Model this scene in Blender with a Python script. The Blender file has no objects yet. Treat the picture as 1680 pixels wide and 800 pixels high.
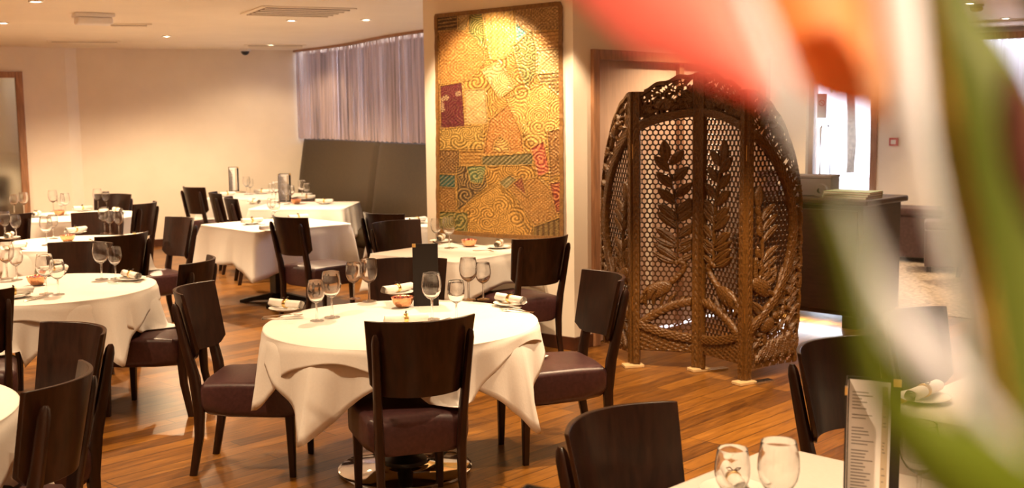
import bpy, math, random
import numpy as np
from mathutils import Vector, Matrix

S = bpy.context.scene
COL = S.collection
PI = math.pi
random.seed(4)
rng = np.random.default_rng(7)

# ------------------------------------------------------------------ camera
FPX, CXP, CYP, EYE = 1850.0, 840.0, 400.0, 1.77
PITCH, ROLL = math.radians(6.6), math.radians(0.7)
fw = Vector((0, math.cos(PITCH), -math.sin(PITCH)))
r0 = Vector((1, 0, 0)); u0 = r0.cross(fw)
cr = r0 * math.cos(ROLL) - u0 * math.sin(ROLL)
cu = u0 * math.cos(ROLL) + r0 * math.sin(ROLL)
cd = bpy.data.cameras.new('camera')
cam = bpy.data.objects.new('camera', cd)
COL.objects.link(cam)
cam.matrix_world = Matrix(((cr.x, cu.x, -fw.x, 0), (cr.y, cu.y, -fw.y, 0), (cr.z, cu.z, -fw.z, EYE), (0, 0, 0, 1)))
cd.sensor_width = 36
cd.lens = 36 * FPX / 1680
cd.clip_start = 0.02
cd.dof.use_dof = True
cd.dof.focus_distance = 5.0
cd.dof.aperture_fstop = 3.9
S.camera = cam


def at(x, y, z=0.0):
    """the point of the level z seen at a place of the photograph (used for things standing on a floor or a table)"""
    d = fw + cr * ((x - CXP) / FPX) - cu * ((y - CYP) / FPX)
    t = (z - EYE) / d.z
    return Vector((0, 0, EYE)) + d * t


# ------------------------------------------------------------------ light
S.view_settings.view_transform = 'Standard'
S.view_settings.look = 'None'
S.view_settings.gamma = 1
S.view_settings.use_curve_mapping = False
S.view_settings.exposure = 1.17
try:
    S.cycles.use_denoising = True
    S.cycles.sample_clamp_indirect = 4.0
    S.cycles.max_bounces = 10
    S.cycles.transparent_max_bounces = 24
    S.cycles.caustics_reflective = False
except Exception:
    pass
w = bpy.data.worlds.new('sky'); S.world = w; w.use_nodes = True
wb = w.node_tree.nodes['Background']
wb.inputs[0].default_value = (0.74, 0.80, 1.0, 1)
wb.inputs[1].default_value = 5.0
WARM = (1.0, 0.71, 0.42)
HC = 2.70
# ceiling downlights, seen ones first, then unseen ones, many added as fill: x, y, watts, cone degrees, aim (None = straight down)
LAMPS = [
    (*at(5, 37, HC)[:2], 120, 95, None), (*at(273, 59, HC)[:2], 210, 150, None),
    (*at(478, 33, HC)[:2], 150, 100, None), (*at(444, 73, HC)[:2], 32, 150, None),
    (*at(1590, 5, HC)[:2], 90, 110, None),
    (-0.62, 8.05, 125, 74, (-0.12, 8.78, 1.80)),
    (0.38, 7.70, 60, 70, (0.30, 8.4, 0.7)),
    (-0.75, 6.75, 95, 100, None), (-2.75, 7.7, 150, 100, None),
    (-3.75, 9.1, 170, 90, None), (0.9, 5.9, 185, 100, None),
    (-1.6, 4.3, 100, 100, None), (0.75, 3.6, 55, 110, None),
    (1.9, 5.6, 110, 110, None), (1.9, 8.75, 75, 130, None), (-3.6, 4.6, 110, 110, None),  # the lamp behind the screen is added, unseen, to brighten the double door
    (-0.4, 1.6, 110, 120, None), (-2.9, 1.2, 90, 120, None), (2.6, 1.4, 60, 120, None),
    (-6.0, 8.4, 130, 120, None), (4.2, 6.2, 110, 120, None),
    (-1.4, 11.2, 130, 100, None), (5.2, 12.0, 100, 120, None),
    (0.9, -0.5, 170, 130, None), (-1.2, -1.6, 120, 130, None), (-6.9, 11.0, 190, 150, None), (-5.6, 6.0, 110, 150, None), (0.3, -2.6, 220, 150, None),  # unseen fill added behind the camera for the flower, off left for walls
]

# ------------------------------------------------------------------ materials
MATS = {}


def mat(name, col=(0.8, 0.8, 0.8), rough=0.5, metal=0.0, emit=None, spec=0.5):
    m = bpy.data.materials.new(name); m.use_nodes = True
    b = m.node_tree.nodes['Principled BSDF']
    b.inputs['Base Color'].default_value = (*col, 1)
    b.inputs['Roughness'].default_value = rough
    b.inputs['Metallic'].default_value = metal
    b.inputs['Specular IOR Level'].default_value = spec
    if emit:
        b.inputs['Emission Color'].default_value = (*emit[0], 1)
        b.inputs['Emission Strength'].default_value = emit[1]
    MATS[name] = m
    return m


def N(m, t, **kw):
    n = m.node_tree.nodes.new(t)
    for k, v in kw.items():
        if k in n.inputs.keys():
            n.inputs[k].default_value = v
        else:
            setattr(n, k, v)
    return n


def L(m, a, b):
    m.node_tree.links.new(a, b)


def noise_var(m, scale, amount, stretch=(1, 1, 1), bump=0.0, detail=6, dark=None):
    """object-space noise that varies the base colour and, if asked, the surface"""
    b = m.node_tree.nodes['Principled BSDF']
    c = tuple(b.inputs['Base Color'].default_value)[:3]
    tc = N(m, 'ShaderNodeTexCoord'); mp = N(m, 'ShaderNodeMapping')
    mp.inputs['Scale'].default_value = stretch
    L(m, tc.outputs['Object'], mp.inputs['Vector'])
    nz = N(m, 'ShaderNodeTexNoise'); nz.inputs['Scale'].default_value = scale; nz.inputs['Detail'].default_value = detail
    L(m, mp.outputs[0], nz.inputs['Vector'])
    rp = N(m, 'ShaderNodeValToRGB')
    lo = dark or tuple(x * (1 - amount) for x in c)
    hi = tuple(min(1, x * (1 + amount)) for x in c)
    rp.color_ramp.elements[0].color = (*lo, 1); rp.color_ramp.elements[0].position = 0.3
    rp.color_ramp.elements[1].color = (*hi, 1); rp.color_ramp.elements[1].position = 0.7
    L(m, nz.outputs['Fac'], rp.inputs[0]); L(m, rp.outputs[0], b.inputs['Base Color'])
    if bump:
        bp = N(m, 'ShaderNodeBump'); bp.inputs['Strength'].default_value = bump; bp.inputs['Distance'].default_value = 0.01
        L(m, nz.outputs['Fac'], bp.inputs['Height']); L(m, bp.outputs[0], b.inputs['Normal'])
    return m


noise_var(mat('plaster', (0.86, 0.77, 0.65), 0.75), 3, 0.03, bump=0.02)
noise_var(mat('ceiling_paint', (0.90, 0.83, 0.70), 0.6), 2, 0.03)
noise_var(mat('wenge', (0.020, 0.0066, 0.0034), 0.33, spec=.4), 9, 0.5, (6, 6, 0.5), bump=0.02)
noise_var(mat('leather', (0.052, 0.018, 0.019), 0.42), 60, 0.25, bump=0.06)
noise_var(mat('linen', (0.72, 0.68, 0.64), 0.8, spec=0.2), 90, 0.02, bump=0.05)
noise_var(mat('napkin_linen', (0.80, 0.765, 0.72), 0.75, spec=0.2), 120, 0.02, bump=0.05)
mat('porcelain', (0.86, 0.84, 0.80), 0.15)
mat('steel', (0.72, 0.70, 0.66), 0.2, 1.0)
mat('chrome', (0.80, 0.80, 0.80), 0.07, 1.0)
mat('gold', (0.75, 0.50, 0.18), 0.3, 1.0)
mat('black_metal', (0.02, 0.018, 0.016), 0.45)
noise_var(mat('copper', (0.86, 0.40, 0.20), 0.28, 1.0), 70, 0.2, bump=0.5)
noise_var(mat('petals', (0.45, 0.07, 0.05), 0.6), 60, 0.7, dark=(0.20, 0.02, 0.02))
mat('menu_leather', (0.014, 0.009, 0.007), 0.55, spec=.3)
mat('paper', (0.83, 0.80, 0.78), 0.7)
mat('ink', (0.13, 0.11, 0.11), 0.8)
mat('tan_strip', (0.55, 0.44, 0.31), 0.7)
noise_var(mat('oak_frame', (0.33, 0.165, 0.085), 0.4), 8, 0.3, (5, 5, 0.6))
noise_var(mat('door_veneer', (0.60, 0.42, 0.32), 0.45), 14, 0.10, (9, 9, 0.35))
noise_var(mat('skirting_wood', (0.09, 0.03, 0.014), 0.35), 8, 0.4)
noise_var(mat('bench_leather', (0.040, 0.025, 0.011), 0.5, spec=.35), 40, 0.2, bump=0.04)
noise_var(mat('counter_wood', (0.040, 0.020, 0.012), 0.35), 8, 0.3, (1, 1, 6))
mat('white_plastic', (0.82, 0.80, 0.77), 0.4)
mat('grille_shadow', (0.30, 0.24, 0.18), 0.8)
mat('black_plastic', (0.015, 0.014, 0.014), 0.2)
mat('red_plastic', (0.55, 0.06, 0.05), 0.4)
noise_var(mat('carpet', (0.44, 0.36, 0.27), 0.95), 26, 0.45, (1, 1, 1), bump=0.3)
noise_var(mat('ottoman_leather', (0.10, 0.055, 0.05), 0.45), 30, 0.2)
noise_var(mat('pale_leather', (0.62, 0.48, 0.42), 0.45), 30, 0.1)
noise_var(mat('paving', (0.55, 0.54, 0.52), 0.9), 4, 0.15)
noise_var(mat('facade', (0.62, 0.60, 0.58), 0.9), 2, 0.1)
noise_var(mat('leaf_green', (0.10, 0.26, 0.035), 0.6), 12, 0.6)
noise_var(mat('bark', (0.10, 0.07, 0.045), 0.9), 20, 0.4)
noise_var(mat('carved_wood', (0.102, 0.043, 0.0085), 0.31), 90, 0.45, bump=0.45)
noise_var(mat('lattice_wood', (0.055, 0.022, 0.007), 0.4), 40, 0.4)
noise_var(mat('pale_wood', (0.58, 0.40, 0.20), 0.5), 15, 0.2, (1, 6, 6))
mat('mirror', (0.80, 0.78, 0.66), 0.12, 1.0)
mat('lamp_glow', (1, 1, 1), 0.5, emit=((1.0, 0.84, 0.55), 22))
mat('strip_glow', (1, 1, 1), 0.5, emit=((0.9, 0.95, 1.0), 5))
mat('pink_bract', (0.84, 0.27, 0.25), 0.5)
mat('orange_bract', (0.76, 0.30, 0.10), 0.5)
mat('brown_bract', (0.46, 0.23, 0.11), 0.5)
mat('pale_bract', (0.72, 0.76, 0.93), 0.5)
mat('blade_green', (0.095, 0.135, 0.008), 0.45)
mat('blade_ochre', (0.36, 0.23, 0.05), 0.45)
mat('blade_red', (0.10, 0.022, 0.012), 0.45)
mat('vase_glaze', (0.10, 0.09, 0.09), 0.15)
mat('green_card', (0.35, 0.45, 0.30), 0.6)
mat('grey_card', (0.13, 0.10, 0.10), 0.7)


def leafy(m, amount=0.45):
    """thin plant tissue lets some light through"""
    b = m.node_tree.nodes['Principled BSDF']; out = m.node_tree.nodes['Material Output']
    tr = N(m, 'ShaderNodeBsdfTranslucent'); tr.inputs[0].default_value = tuple(min(1, c * 1.3) for c in b.inputs['Base Color'].default_value[:3]) + (1,)
    mx = N(m, 'ShaderNodeMixShader'); mx.inputs[0].default_value = amount
    L(m, b.outputs[0], mx.inputs[1]); L(m, tr.outputs[0], mx.inputs[2]); L(m, mx.outputs[0], out.inputs[0])


for k in ('pink_bract', 'orange_bract', 'brown_bract', 'pale_bract', 'blade_green', 'blade_ochre', 'blade_red'):
    leafy(MATS[k])


def glass_mat(name, ior=1.45, col=(1, 1, 1), clear=.4):
    m = bpy.data.materials.new(name); m.use_nodes = True
    nt = m.node_tree; nt.nodes.remove(nt.nodes['Principled BSDF'])
    g = N(m, 'ShaderNodeBsdfGlass'); g.inputs['IOR'].default_value = ior; g.inputs['Roughness'].default_value = 0
    g.inputs['Color'].default_value = (*col, 1)
    t = N(m, 'ShaderNodeBsdfTransparent'); t.inputs[0].default_value = (.985, .985, .985, 1); mx = N(m, 'ShaderNodeMixShader'); mx.inputs[0].default_value = clear
    L(m, g.outputs[0], mx.inputs[1]); L(m, t.outputs[0], mx.inputs[2])
    L(m, mx.outputs[0], nt.nodes['Material Output'].inputs[0]); MATS[name] = m


glass_mat('crystal', clear=.04)
glass_mat('crystal_stem', clear=.30)


def pane_mat():
    m = bpy.data.materials.new('window_glass'); m.use_nodes = True
    nt = m.node_tree; nt.nodes.remove(nt.nodes['Principled BSDF'])
    t = N(m, 'ShaderNodeBsdfTransparent'); g = N(m, 'ShaderNodeBsdfGlossy'); g.inputs['Roughness'].default_value = 0.02
    f = N(m, 'ShaderNodeFresnel'); f.inputs[0].default_value = 1.45; mx = N(m, 'ShaderNodeMixShader')
    L(m, f.outputs[0], mx.inputs[0]); L(m, t.outputs[0], mx.inputs[1]); L(m, g.outputs[0], mx.inputs[2])
    L(m, mx.outputs[0], nt.nodes['Material Output'].inputs[0]); MATS['window_glass'] = m


pane_mat()


def sheer_mat(name, col, trl, trp):
    m = mat(name, col, 0.8)
    b = m.node_tree.nodes['Principled BSDF']; out = m.node_tree.nodes['Material Output']
    tr = N(m, 'ShaderNodeBsdfTranslucent'); tr.inputs[0].default_value = (*col, 1)
    tp = N(m, 'ShaderNodeBsdfTransparent'); tp.inputs[0].default_value = (*[min(1, .55 + c * .55) for c in col], 1)
    m1 = N(m, 'ShaderNodeMixShader'); m1.inputs[0].default_value = trl
    m2 = N(m, 'ShaderNodeMixShader'); m2.inputs[0].default_value = trp
    L(m, b.outputs[0], m1.inputs[1]); L(m, tr.outputs[0], m1.inputs[2])
    L(m, m1.outputs[0], m2.inputs[1]); L(m, tp.outputs[0], m2.inputs[2]); L(m, m2.outputs[0], out.inputs[0])


sheer_mat('lilac_sheer', (0.44, 0.335, 0.32), 0.09, 0.0)
m = MATS['lilac_sheer']; tc = N(m, 'ShaderNodeTexCoord'); mp = N(m, 'ShaderNodeMapping'); mp.inputs['Scale'].default_value = (15, 15, .45)
L(m, tc.outputs['Object'], mp.inputs['Vector']); nz = N(m, 'ShaderNodeTexNoise'); nz.inputs['Scale'].default_value = 1.6; nz.inputs['Detail'].default_value = 4; L(m, mp.outputs[0], nz.inputs['Vector'])
rp = N(m, 'ShaderNodeValToRGB'); rp.color_ramp.elements[0].position = .42; rp.color_ramp.elements[0].color = (.01, .01, .01, 1); rp.color_ramp.elements[1].position = .62; rp.color_ramp.elements[1].color = (.55, .55, .55, 1)
L(m, nz.outputs['Fac'], rp.inputs[0])
for n_ in m.node_tree.nodes:                                     # thinner gathers let more daylight through
    if n_.type == 'MIX_SHADER' and n_.inputs[2].is_linked and n_.inputs[2].links[0].from_node.type == 'BSDF_TRANSPARENT': L(m, rp.outputs[0], n_.inputs[0])

sheer_mat('white_sheer', (0.85, 0.76, 0.78), 0.5, 0.12)


def floor_mat():
    m = mat('floor_boards', (0.3, 0.15, 0.05), 0.3)
    b = m.node_tree.nodes['Principled BSDF']
    tc = N(m, 'ShaderNodeTexCoord'); mp = N(m, 'ShaderNodeMapping')
    mp.inputs['Rotation'].default_value = (0, 0, -math.atan2(0.724, 0.69))
    L(m, tc.outputs['Object'], mp.inputs['Vector'])
    br = N(m, 'ShaderNodeTexBrick'); br.offset = 0.37; br.offset_frequency = 3
    for k, v in (('Scale', 1.0), ('Mortar Size', 0.0028), ('Brick Width', 1.25), ('Row Height', 0.115), ('Bias', 0.0), ('Mortar Smooth', 0.1)):
        br.inputs[k].default_value = v
    br.inputs['Color1'].default_value = (0, 0, 0, 1); br.inputs['Color2'].default_value = (1, 1, 1, 1); br.inputs['Mortar'].default_value = (0.0, 0, 0, 1)
    L(m, mp.outputs[0], br.inputs['Vector'])
    m2 = N(m, 'ShaderNodeMapping'); m2.inputs['Scale'].default_value = (1.1, 11, 1); L(m, mp.outputs[0], m2.inputs['Vector'])
    nz = N(m, 'ShaderNodeTexNoise'); nz.inputs['Scale'].default_value = 3.0; nz.inputs['Detail'].default_value = 10; nz.inputs['Roughness'].default_value = 0.72; nz.inputs['Distortion'].default_value = 0.8
    L(m, m2.outputs[0], nz.inputs['Vector'])
    # plank tint + grain -> one value
    a = N(m, 'ShaderNodeMath', operation='MULTIPLY'); a.inputs[1].default_value = 0.30; L(m, br.outputs['Color'], a.inputs[0])
    s = N(m, 'ShaderNodeMath', operation='MULTIPLY_ADD'); s.inputs[1].default_value = 1.05; L(m, nz.outputs['Fac'], s.inputs[0]); L(m, a.outputs[0], s.inputs[2])
    rp = N(m, 'ShaderNodeValToRGB'); e = rp.color_ramp.elements
    e[0].position = 0.22; e[0].color = (0.020, 0.007, 0.002, 1); e[1].position = 0.98; e[1].color = (0.34, 0.142, 0.021, 1)
    x = e.new(0.45); x.color = (0.075, 0.027, 0.0055, 1); x = e.new(0.68); x.color = (0.185, 0.071, 0.0105, 1)
    L(m, s.outputs[0], rp.inputs[0])
    mx = N(m, 'ShaderNodeMix', data_type='RGBA'); mx.inputs[7].default_value = (0.035, 0.014, 0.006, 1)
    L(m, br.outputs['Fac'], mx.inputs[0]); L(m, rp.outputs[0], mx.inputs[6]); L(m, mx.outputs[2], b.inputs['Base Color'])
    bp = N(m, 'ShaderNodeBump'); bp.inputs['Strength'].default_value = 0.12; bp.inputs['Distance'].default_value = 0.004
    L(m, nz.outputs['Fac'], bp.inputs['Height']); L(m, bp.outputs[0], b.inputs['Normal'])


floor_mat()


# ------------------------------------------------------------------ mesh helpers
class MB:
    def __init__(s):
        s.v = []; s.f = []; s.mi = []; s.cur = 0

    def add(s, vs, fs):
        o = len(s.v)
        s.v += [tuple(v) for v in vs]
        for f in fs:
            s.f.append(tuple(i + o for i in f)); s.mi.append(s.cur)
        return s

    def box(s, x0, x1, y0, y1, z0, z1, M=None):
        v = [Vector(p) for p in ((x0, y0, z0), (x1, y0, z0), (x1, y1, z0), (x0, y1, z0), (x0, y0, z1), (x1, y0, z1), (x1, y1, z1), (x0, y1, z1))]
        if M: v = [M @ p for p in v]
        return s.add(v, [(3, 2, 1, 0), (4, 5, 6, 7), (0, 1, 5, 4), (1, 2, 6, 5), (2, 3, 7, 6), (3, 0, 4, 7)])

    def loft(s, rings, cap=True, closed=True):
        n = len(rings[0]); vs = [p for r in rings for p in r]; fs = []
        for k in range(len(rings) - 1):
            for i in range(n if closed else n - 1):
                j = (i + 1) % n
                fs.append((k * n + i, k * n + j, (k + 1) * n + j, (k + 1) * n + i))
        if cap:
            fs.append(tuple(range(n - 1, -1, -1))); fs.append(tuple((len(rings) - 1) * n + i for i in range(n)))
        return s.add(vs, fs)

    def lathe(s, prof, n=24, c=(0, 0, 0), cap=True):
        rings = [[(c[0] + r * math.cos(2 * PI * i / n), c[1] + r * math.sin(2 * PI * i / n), c[2] + z) for i in range(n)] for r, z in prof]
        return s.loft(rings, cap)

    def tube(s, pts, rad, n=8, flat=None):
        """tube along points, rad number or list; flat squeezes the section along z"""
        P = [Vector(p) for p in pts]; rings = []
        up = Vector((0, 0, 1))
        for i, p in enumerate(P):
            t = (P[min(i + 1, len(P) - 1)] - P[max(i - 1, 0)]).normalized()
            a = t.cross(up)
            if a.length < 1e-3: a = t.cross(Vector((0, 1, 0)))
            a.normalize(); b = a.cross(t).normalized()
            r = rad[i] if isinstance(rad, (list, tuple)) else rad
            k = flat or 1.0
            rings.append([p + a * (r * math.cos(2 * PI * j / n)) + b * (r * k * math.sin(2 * PI * j / n)) for j in range(n)])
        return s.loft(rings)

    def prism(s, poly, z0, z1):
        n = len(poly)
        return s.add([(x, y, z0) for x, y in poly] + [(x, y, z1) for x, y in poly],
                     [tuple(range(n - 1, -1, -1)), tuple(range(n, 2 * n))] + [(i, (i + 1) % n, n + (i + 1) % n, n + i) for i in range(n)])

    def slab(s, p, q, z0, z1, th):
        """upright slab whose seen face runs p->q; the thickness goes to the right of p->q"""
        d = Vector((q[0] - p[0], q[1] - p[1])).normalized(); nn = Vector((d.y, -d.x)) * th
        return s.prism([(p[0], p[1]), (q[0], q[1]), (q[0] + nn.x, q[1] + nn.y), (p[0] + nn.x, p[1] + nn.y)], z0, z1)

    def build(s, name, m, parent=None, smooth=False, bevel=0.0, loc=None, rz=None, seg=2):
        me = bpy.data.meshes.new(name); me.from_pydata(s.v, [], s.f)
        ms = m if isinstance(m, (list, tuple)) else [m]
        for k in ms: me.materials.append(MATS[k])
        me.polygons.foreach_set('material_index', s.mi)
        if smooth: me.polygons.foreach_set('use_smooth', [True] * len(s.f))
        me.update(); fixn(me)
        if smooth == 'auto': me.set_sharp_from_angle(angle=math.radians(40))
        o = bpy.data.objects.new(name, me); COL.objects.link(o)
        if bevel:
            b = o.modifiers.new('bevel', 'BEVEL'); b.width = bevel; b.segments = seg; b.limit_method = 'ANGLE'; b.angle_limit = math.radians(40)
        if parent: o.parent = parent
        if loc is not None: o.location = loc
        if rz is not None: o.rotation_euler.z = rz
        return o


import bmesh


def fixn(me):
    bm = bmesh.new(); bm.from_mesh(me)
    bmesh.ops.recalc_face_normals(bm, faces=bm.faces); bm.to_mesh(me); bm.free()


def tag(o, label=None, cat=None, group=None, kind=None):
    for k, v in (('label', label), ('category', cat), ('group', group), ('kind', kind)):
        if v: o[k] = v
    return o


def empty(name, loc=(0, 0, 0), rz=0.0):
    o = bpy.data.objects.new(name, None); COL.objects.link(o)
    o.location = loc; o.rotation_euler.z = rz; o.empty_display_size = 0.1
    return o


def kids(o): return [c for c in bpy.data.objects if c.parent == o]


def copy_tree(o, parent=None):
    c = o.copy(); COL.objects.link(c)
    if parent: c.parent = parent
    for ch in (KIDS[o.name] if o.name in KIDS else kids(o)): copy_tree(ch, c)
    return c


KIDS = {}


def remember(o):
    KIDS[o.name] = kids(o)
    for c in KIDS[o.name]: remember(c)


USED = set()


def put(proto, loc, rz=0.0, label=None, group=None, cat=None):
    if proto.name not in USED:
        remember(proto); USED.add(proto.name); o = proto
    else:
        o = copy_tree(proto)
    o.location = loc; o.rotation_euler = (0, 0, rz)
    tag(o, label, cat, group)
    return o


def struct(mb, name, m, **kw):
    o = mb.build(name, m, **kw)
    if not kw.get('parent'): o['kind'] = 'structure'
    return o


# ------------------------------------------------------------------ room
CORNER = Vector((0.46, 8.30)); PD = Vector((-0.77, 0.638)).normalized(); DD = Vector((0.69, 0.724)).normalized()
PIL = CORNER + PD * 1.50
DEND = CORNER + DD * 3.40
RB0 = Vector((4.9, 14.1)); RBD = Vector((0.8, -0.6))
CURVE_PX = [(490, 85), (535, 79.5), (580, 73), (620, 65), (660, 58), (717, 50)]
curve = [Vector(at(x, y, 2.68)[:2]) for x, y in CURVE_PX]
curve = curve + [Vector((-0.3, 11.58)), Vector((0.15, 10.7)), Vector((0.95, 8.97))]


def dense(pts, n):
    """smooth polyline of n points through pts (Catmull-Rom, even spacing)"""
    P = [Vector(p) for p in pts]; P = [P[0] * 2 - P[1]] + P + [P[-1] * 2 - P[-2]]
    out = []
    for i in range(1, len(P) - 2):
        for k in range(24):
            t = k / 24
            out.append(0.5 * ((2 * P[i]) + (P[i + 1] - P[i - 1]) * t + (2 * P[i - 1] - 5 * P[i] + 4 * P[i + 1] - P[i + 2]) * t * t + (3 * P[i] - P[i - 1] - 3 * P[i + 1] + P[i + 2]) * t ** 3))
    out.append(P[-2])
    L_ = [0]
    for a, b in zip(out, out[1:]): L_.append(L_[-1] + (b - a).length)
    res = []; j = 0
    for k in range(n):
        d = L_[-1] * k / (n - 1)
        while j < len(L_) - 2 and L_[j + 1] < d: j += 1
        f = (d - L_[j]) / max(1e-9, L_[j + 1] - L_[j]); res.append(out[j].lerp(out[j + 1], f))
    return res


CV = dense(curve, 90)
CVN = []
for i in range(len(CV)):
    t = (CV[min(i + 1, len(CV) - 1)] - CV[max(i - 1, 0)]).normalized()
    CVN.append(Vector((-t.y, t.x)))          # points out of the room (towards +x, +y)
    if CVN[-1].x < 0: CVN[-1] = -CVN[-1]
FAR0 = Vector((-5.76, 15.18)); FARL = Vector((-5.85, 15.02)); WL = Vector((-9.0, 12.66))
outline = [(-9, -4), (8, -4), (8, 11.775), tuple(RB0 + RBD * -1.5), tuple(DEND), (1.02, 8.90)] + [tuple(p) for p in reversed(CV)] + [tuple(FAR0), tuple(FARL), tuple(WL)]
struct(MB().prism(outline, -0.06, 0.0), 'floor', 'floor_boards')
struct(MB().prism(outline, HC, HC + 0.15), 'ceiling', 'ceiling_paint')
wl = MB().slab(FARL, WL, 0, HC, 0.15)
struct(wl, 'wall_left', 'plaster')
struct(MB().slab((-9, -4), (-9, 12.7), 0, HC, -0.15), 'wall_far_left', 'plaster')
struct(MB().slab(CV[0] + (CV[0] - FAR0).normalized() * .12, FAR0, 0, HC, 0.15).prism([tuple(FARL), tuple(FAR0), tuple(FAR0 + Vector((-.1, .25))), tuple(FARL + Vector((-.25, .3)))], 0, HC), 'wall_back', 'plaster')
struct(MB().slab((-9, -4), (8, -4), 0, HC, 0.15), 'wall_front', 'plaster')
struct(MB().slab((8, -4), (8, 11.775), 0, HC, 0.15), 'wall_right', 'plaster')
struct(MB().slab(DEND, RB0 + RBD * -1.5, 0, HC, -0.12), 'wall_passage', 'plaster')


def rb(t): return RB0 + RBD * t


DT0, DT1, WT0, WT1 = -1.17, -0.42, 0.85, 2.7
b = MB()
for t0, t1, z0, z1 in ((-1.5, DT0, 0, HC), (DT0, DT1, 2.38, HC), (DT1, WT0, 0, HC), (WT0, WT1, 0, 0.95), (WT0, WT1, 2.62, HC), (WT1, 3.9, 0, HC)):
    b.slab(rb(t0), rb(t1), z0, z1, -0.14)
struct(b, 'wall_right_back', 'plaster')
# pillar wall with the hanging, and the wall of the double door
struct(MB().prism([tuple(CORNER), tuple(PIL), tuple(PIL + Vector((0.2, 0.24))), tuple(CORNER + Vector((0.2, 0.24)))], 0, HC), 'wall_pillar', 'plaster')
dA, dB, dM, dH = 0.20, 2.70, 1.38, 2.235
b = MB().slab(CORNER, CORNER + DD * dA, 0, HC, -0.15).slab(CORNER + DD * dB, DEND, 0, HC, -0.15).slab(CORNER + DD * dA, CORNER + DD * dB, dH, HC, -0.15)
struct(b, 'wall_door', 'plaster')
# curved window wall: low wall and head
def strip(z0, z1, off0, off1, name, m, i0=0, i1=None, par=None):
    i1 = i1 or len(CV) - 1; mb = MB()
    rings = [[(*(CV[i] + CVN[i] * off0), z0), (*(CV[i] + CVN[i] * off1), z0), (*(CV[i] + CVN[i] * off1), z1), (*(CV[i] + CVN[i] * off0), z1)] for i in range(i0, i1 + 1)]
    mb.loft(rings); return mb


struct(strip(0, 1.43, 0.06, 0.2, '', ''), 'wall_curved', 'plaster')
struct(strip(2.645, HC, 0.06, 0.2, '', ''), 'trim_1', 'plaster')
wn = MB()
for i in range(0, 90, 9):
    p = CV[i] + CVN[i] * 0.13; wn.box(p.x - .025, p.x + .025, p.y - .03, p.y + .03, 1.43, 2.645)
wf = struct(wn, 'window_1', 'white_plastic')
gl = strip(1.43, 2.645, 0.126, 0.134, '', ''); gl.build('pane', 'window_glass', wf)
# skirting boards
struct(MB().slab(CORNER + PD * -.012, PIL, 0, 0.10, -0.014), 'baseboard_pillar', 'skirting_wood')
struct(MB().slab(CORNER, CORNER + DD * dA, 0, 0.10, 0.014).slab(CORNER + DD * (dB + .07), DEND, 0, 0.1, 0.014), 'baseboard_door', 'skirting_wood')
struct(MB().slab(FAR0, CV[0], 0, 0.10, 0.014), 'baseboard_back', 'skirting_wood')
struct(MB().slab(WL, FARL, 0, 0.10, 0.014), 'baseboard_left', 'skirting_wood')
struct(MB().slab(rb(DT1 + .08), rb(3.8), 0, 0.10, 0.014), 'baseboard_right_back', 'skirting_wood')


def along(p0, d, t, off, z=0):
    n = Vector((d.y, -d.x)); q = p0 + d * t + n * off
    return Vector((q.x, q.y, z))


def wallbox(mb, p0, d, t0, t1, o0, o1, z0, z1):
    """box on a wall line p0+d*t; offsets o are out of the wall into the room"""
    n = Vector((d.y, -d.x))
    P = [p0 + d * t0 + n * o0, p0 + d * t1 + n * o0, p0 + d * t1 + n * o1, p0 + d * t0 + n * o1]
    return mb.prism([tuple(p) for p in P], z0, z1)


# double door
fr = MB()
wallbox(fr, CORNER, DD, dA, dA + .075, -0.13, 0.03, 0, dH); wallbox(fr, CORNER, DD, dB - .075, dB, -0.13, 0.03, 0, dH)
wallbox(fr, CORNER, DD, dA + .075, dB - .075, -0.13, 0.03, dH - .075, dH)
d1 = struct(fr, 'door_1', 'oak_frame', bevel=0.006)
lf = MB(); wallbox(lf, CORNER, DD, dA + .08, dM - .02, -0.10, -0.055, 0.01, dH - .070); lf.build('door_leaf', 'door_veneer', d1)
lf = MB(); wallbox(lf, CORNER, DD, dM + .05, dB - .08, -0.10, -0.055, 0.01, dH - .070); lf.build('door_leaf', 'door_veneer', d1)
lf = MB(); wallbox(lf, CORNER, DD, dM - .018, dM + .048, -0.11, -0.02, 0.0, dH - .08); lf.build('door_post', 'oak_frame', d1)
lf = MB(); wallbox(lf, CORNER, DD, dA + .075, dA + .095, -0.055, -0.02, 0.0, dH - .08); lf.build('door_seal', 'white_plastic', d1)
# glass entrance door
fr = MB()
wallbox(fr, RB0, RBD, DT1 - .0, DT1 + .085, -0.12, 0.02, 0, 2.44); wallbox(fr, RB0, RBD, DT0 - .07, DT0, -0.12, 0.02, 0, 2.44)
wallbox(fr, RB0, RBD, DT0, DT1, -0.12, 0.02, 2.36, 2.44)
d2 = struct(fr, 'door_2', 'oak_frame')
gp = MB(); wallbox(gp, RB0, RBD, DT0, DT1, -0.055, -0.045, 0.01, 2.36); gp.build('pane', 'window_glass', d2)
for off, t in ((0.03, DT0 + .10), (-0.13, DT0 + .17)):
    pts = [along(RB0, RBD, t, -0.05, 1.56)] + [along(RB0, RBD, t, -.05 + (off + .05) * math.sin(a), 1.50 + .06 * math.cos(a)) for a in np.linspace(.3, PI / 2, 5)]
    pts = pts + [Vector((p.x, p.y, 0.9 + 1.50 - p.z)) for p in reversed(pts)]
    MB().tube(pts, 0.017, 10).build('door_handle', 'chrome', d2, smooth=True)
st = MB(); wallbox(st, RB0, RBD, DT0 + .02, DT0 + .15, -0.044, -0.040, 1.66, 1.98); st = st.build('notice', 'paper', d2)
rg = MB()
c0 = along(RB0, RBD, DT0 + .085, -0.038, 1.86)
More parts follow.
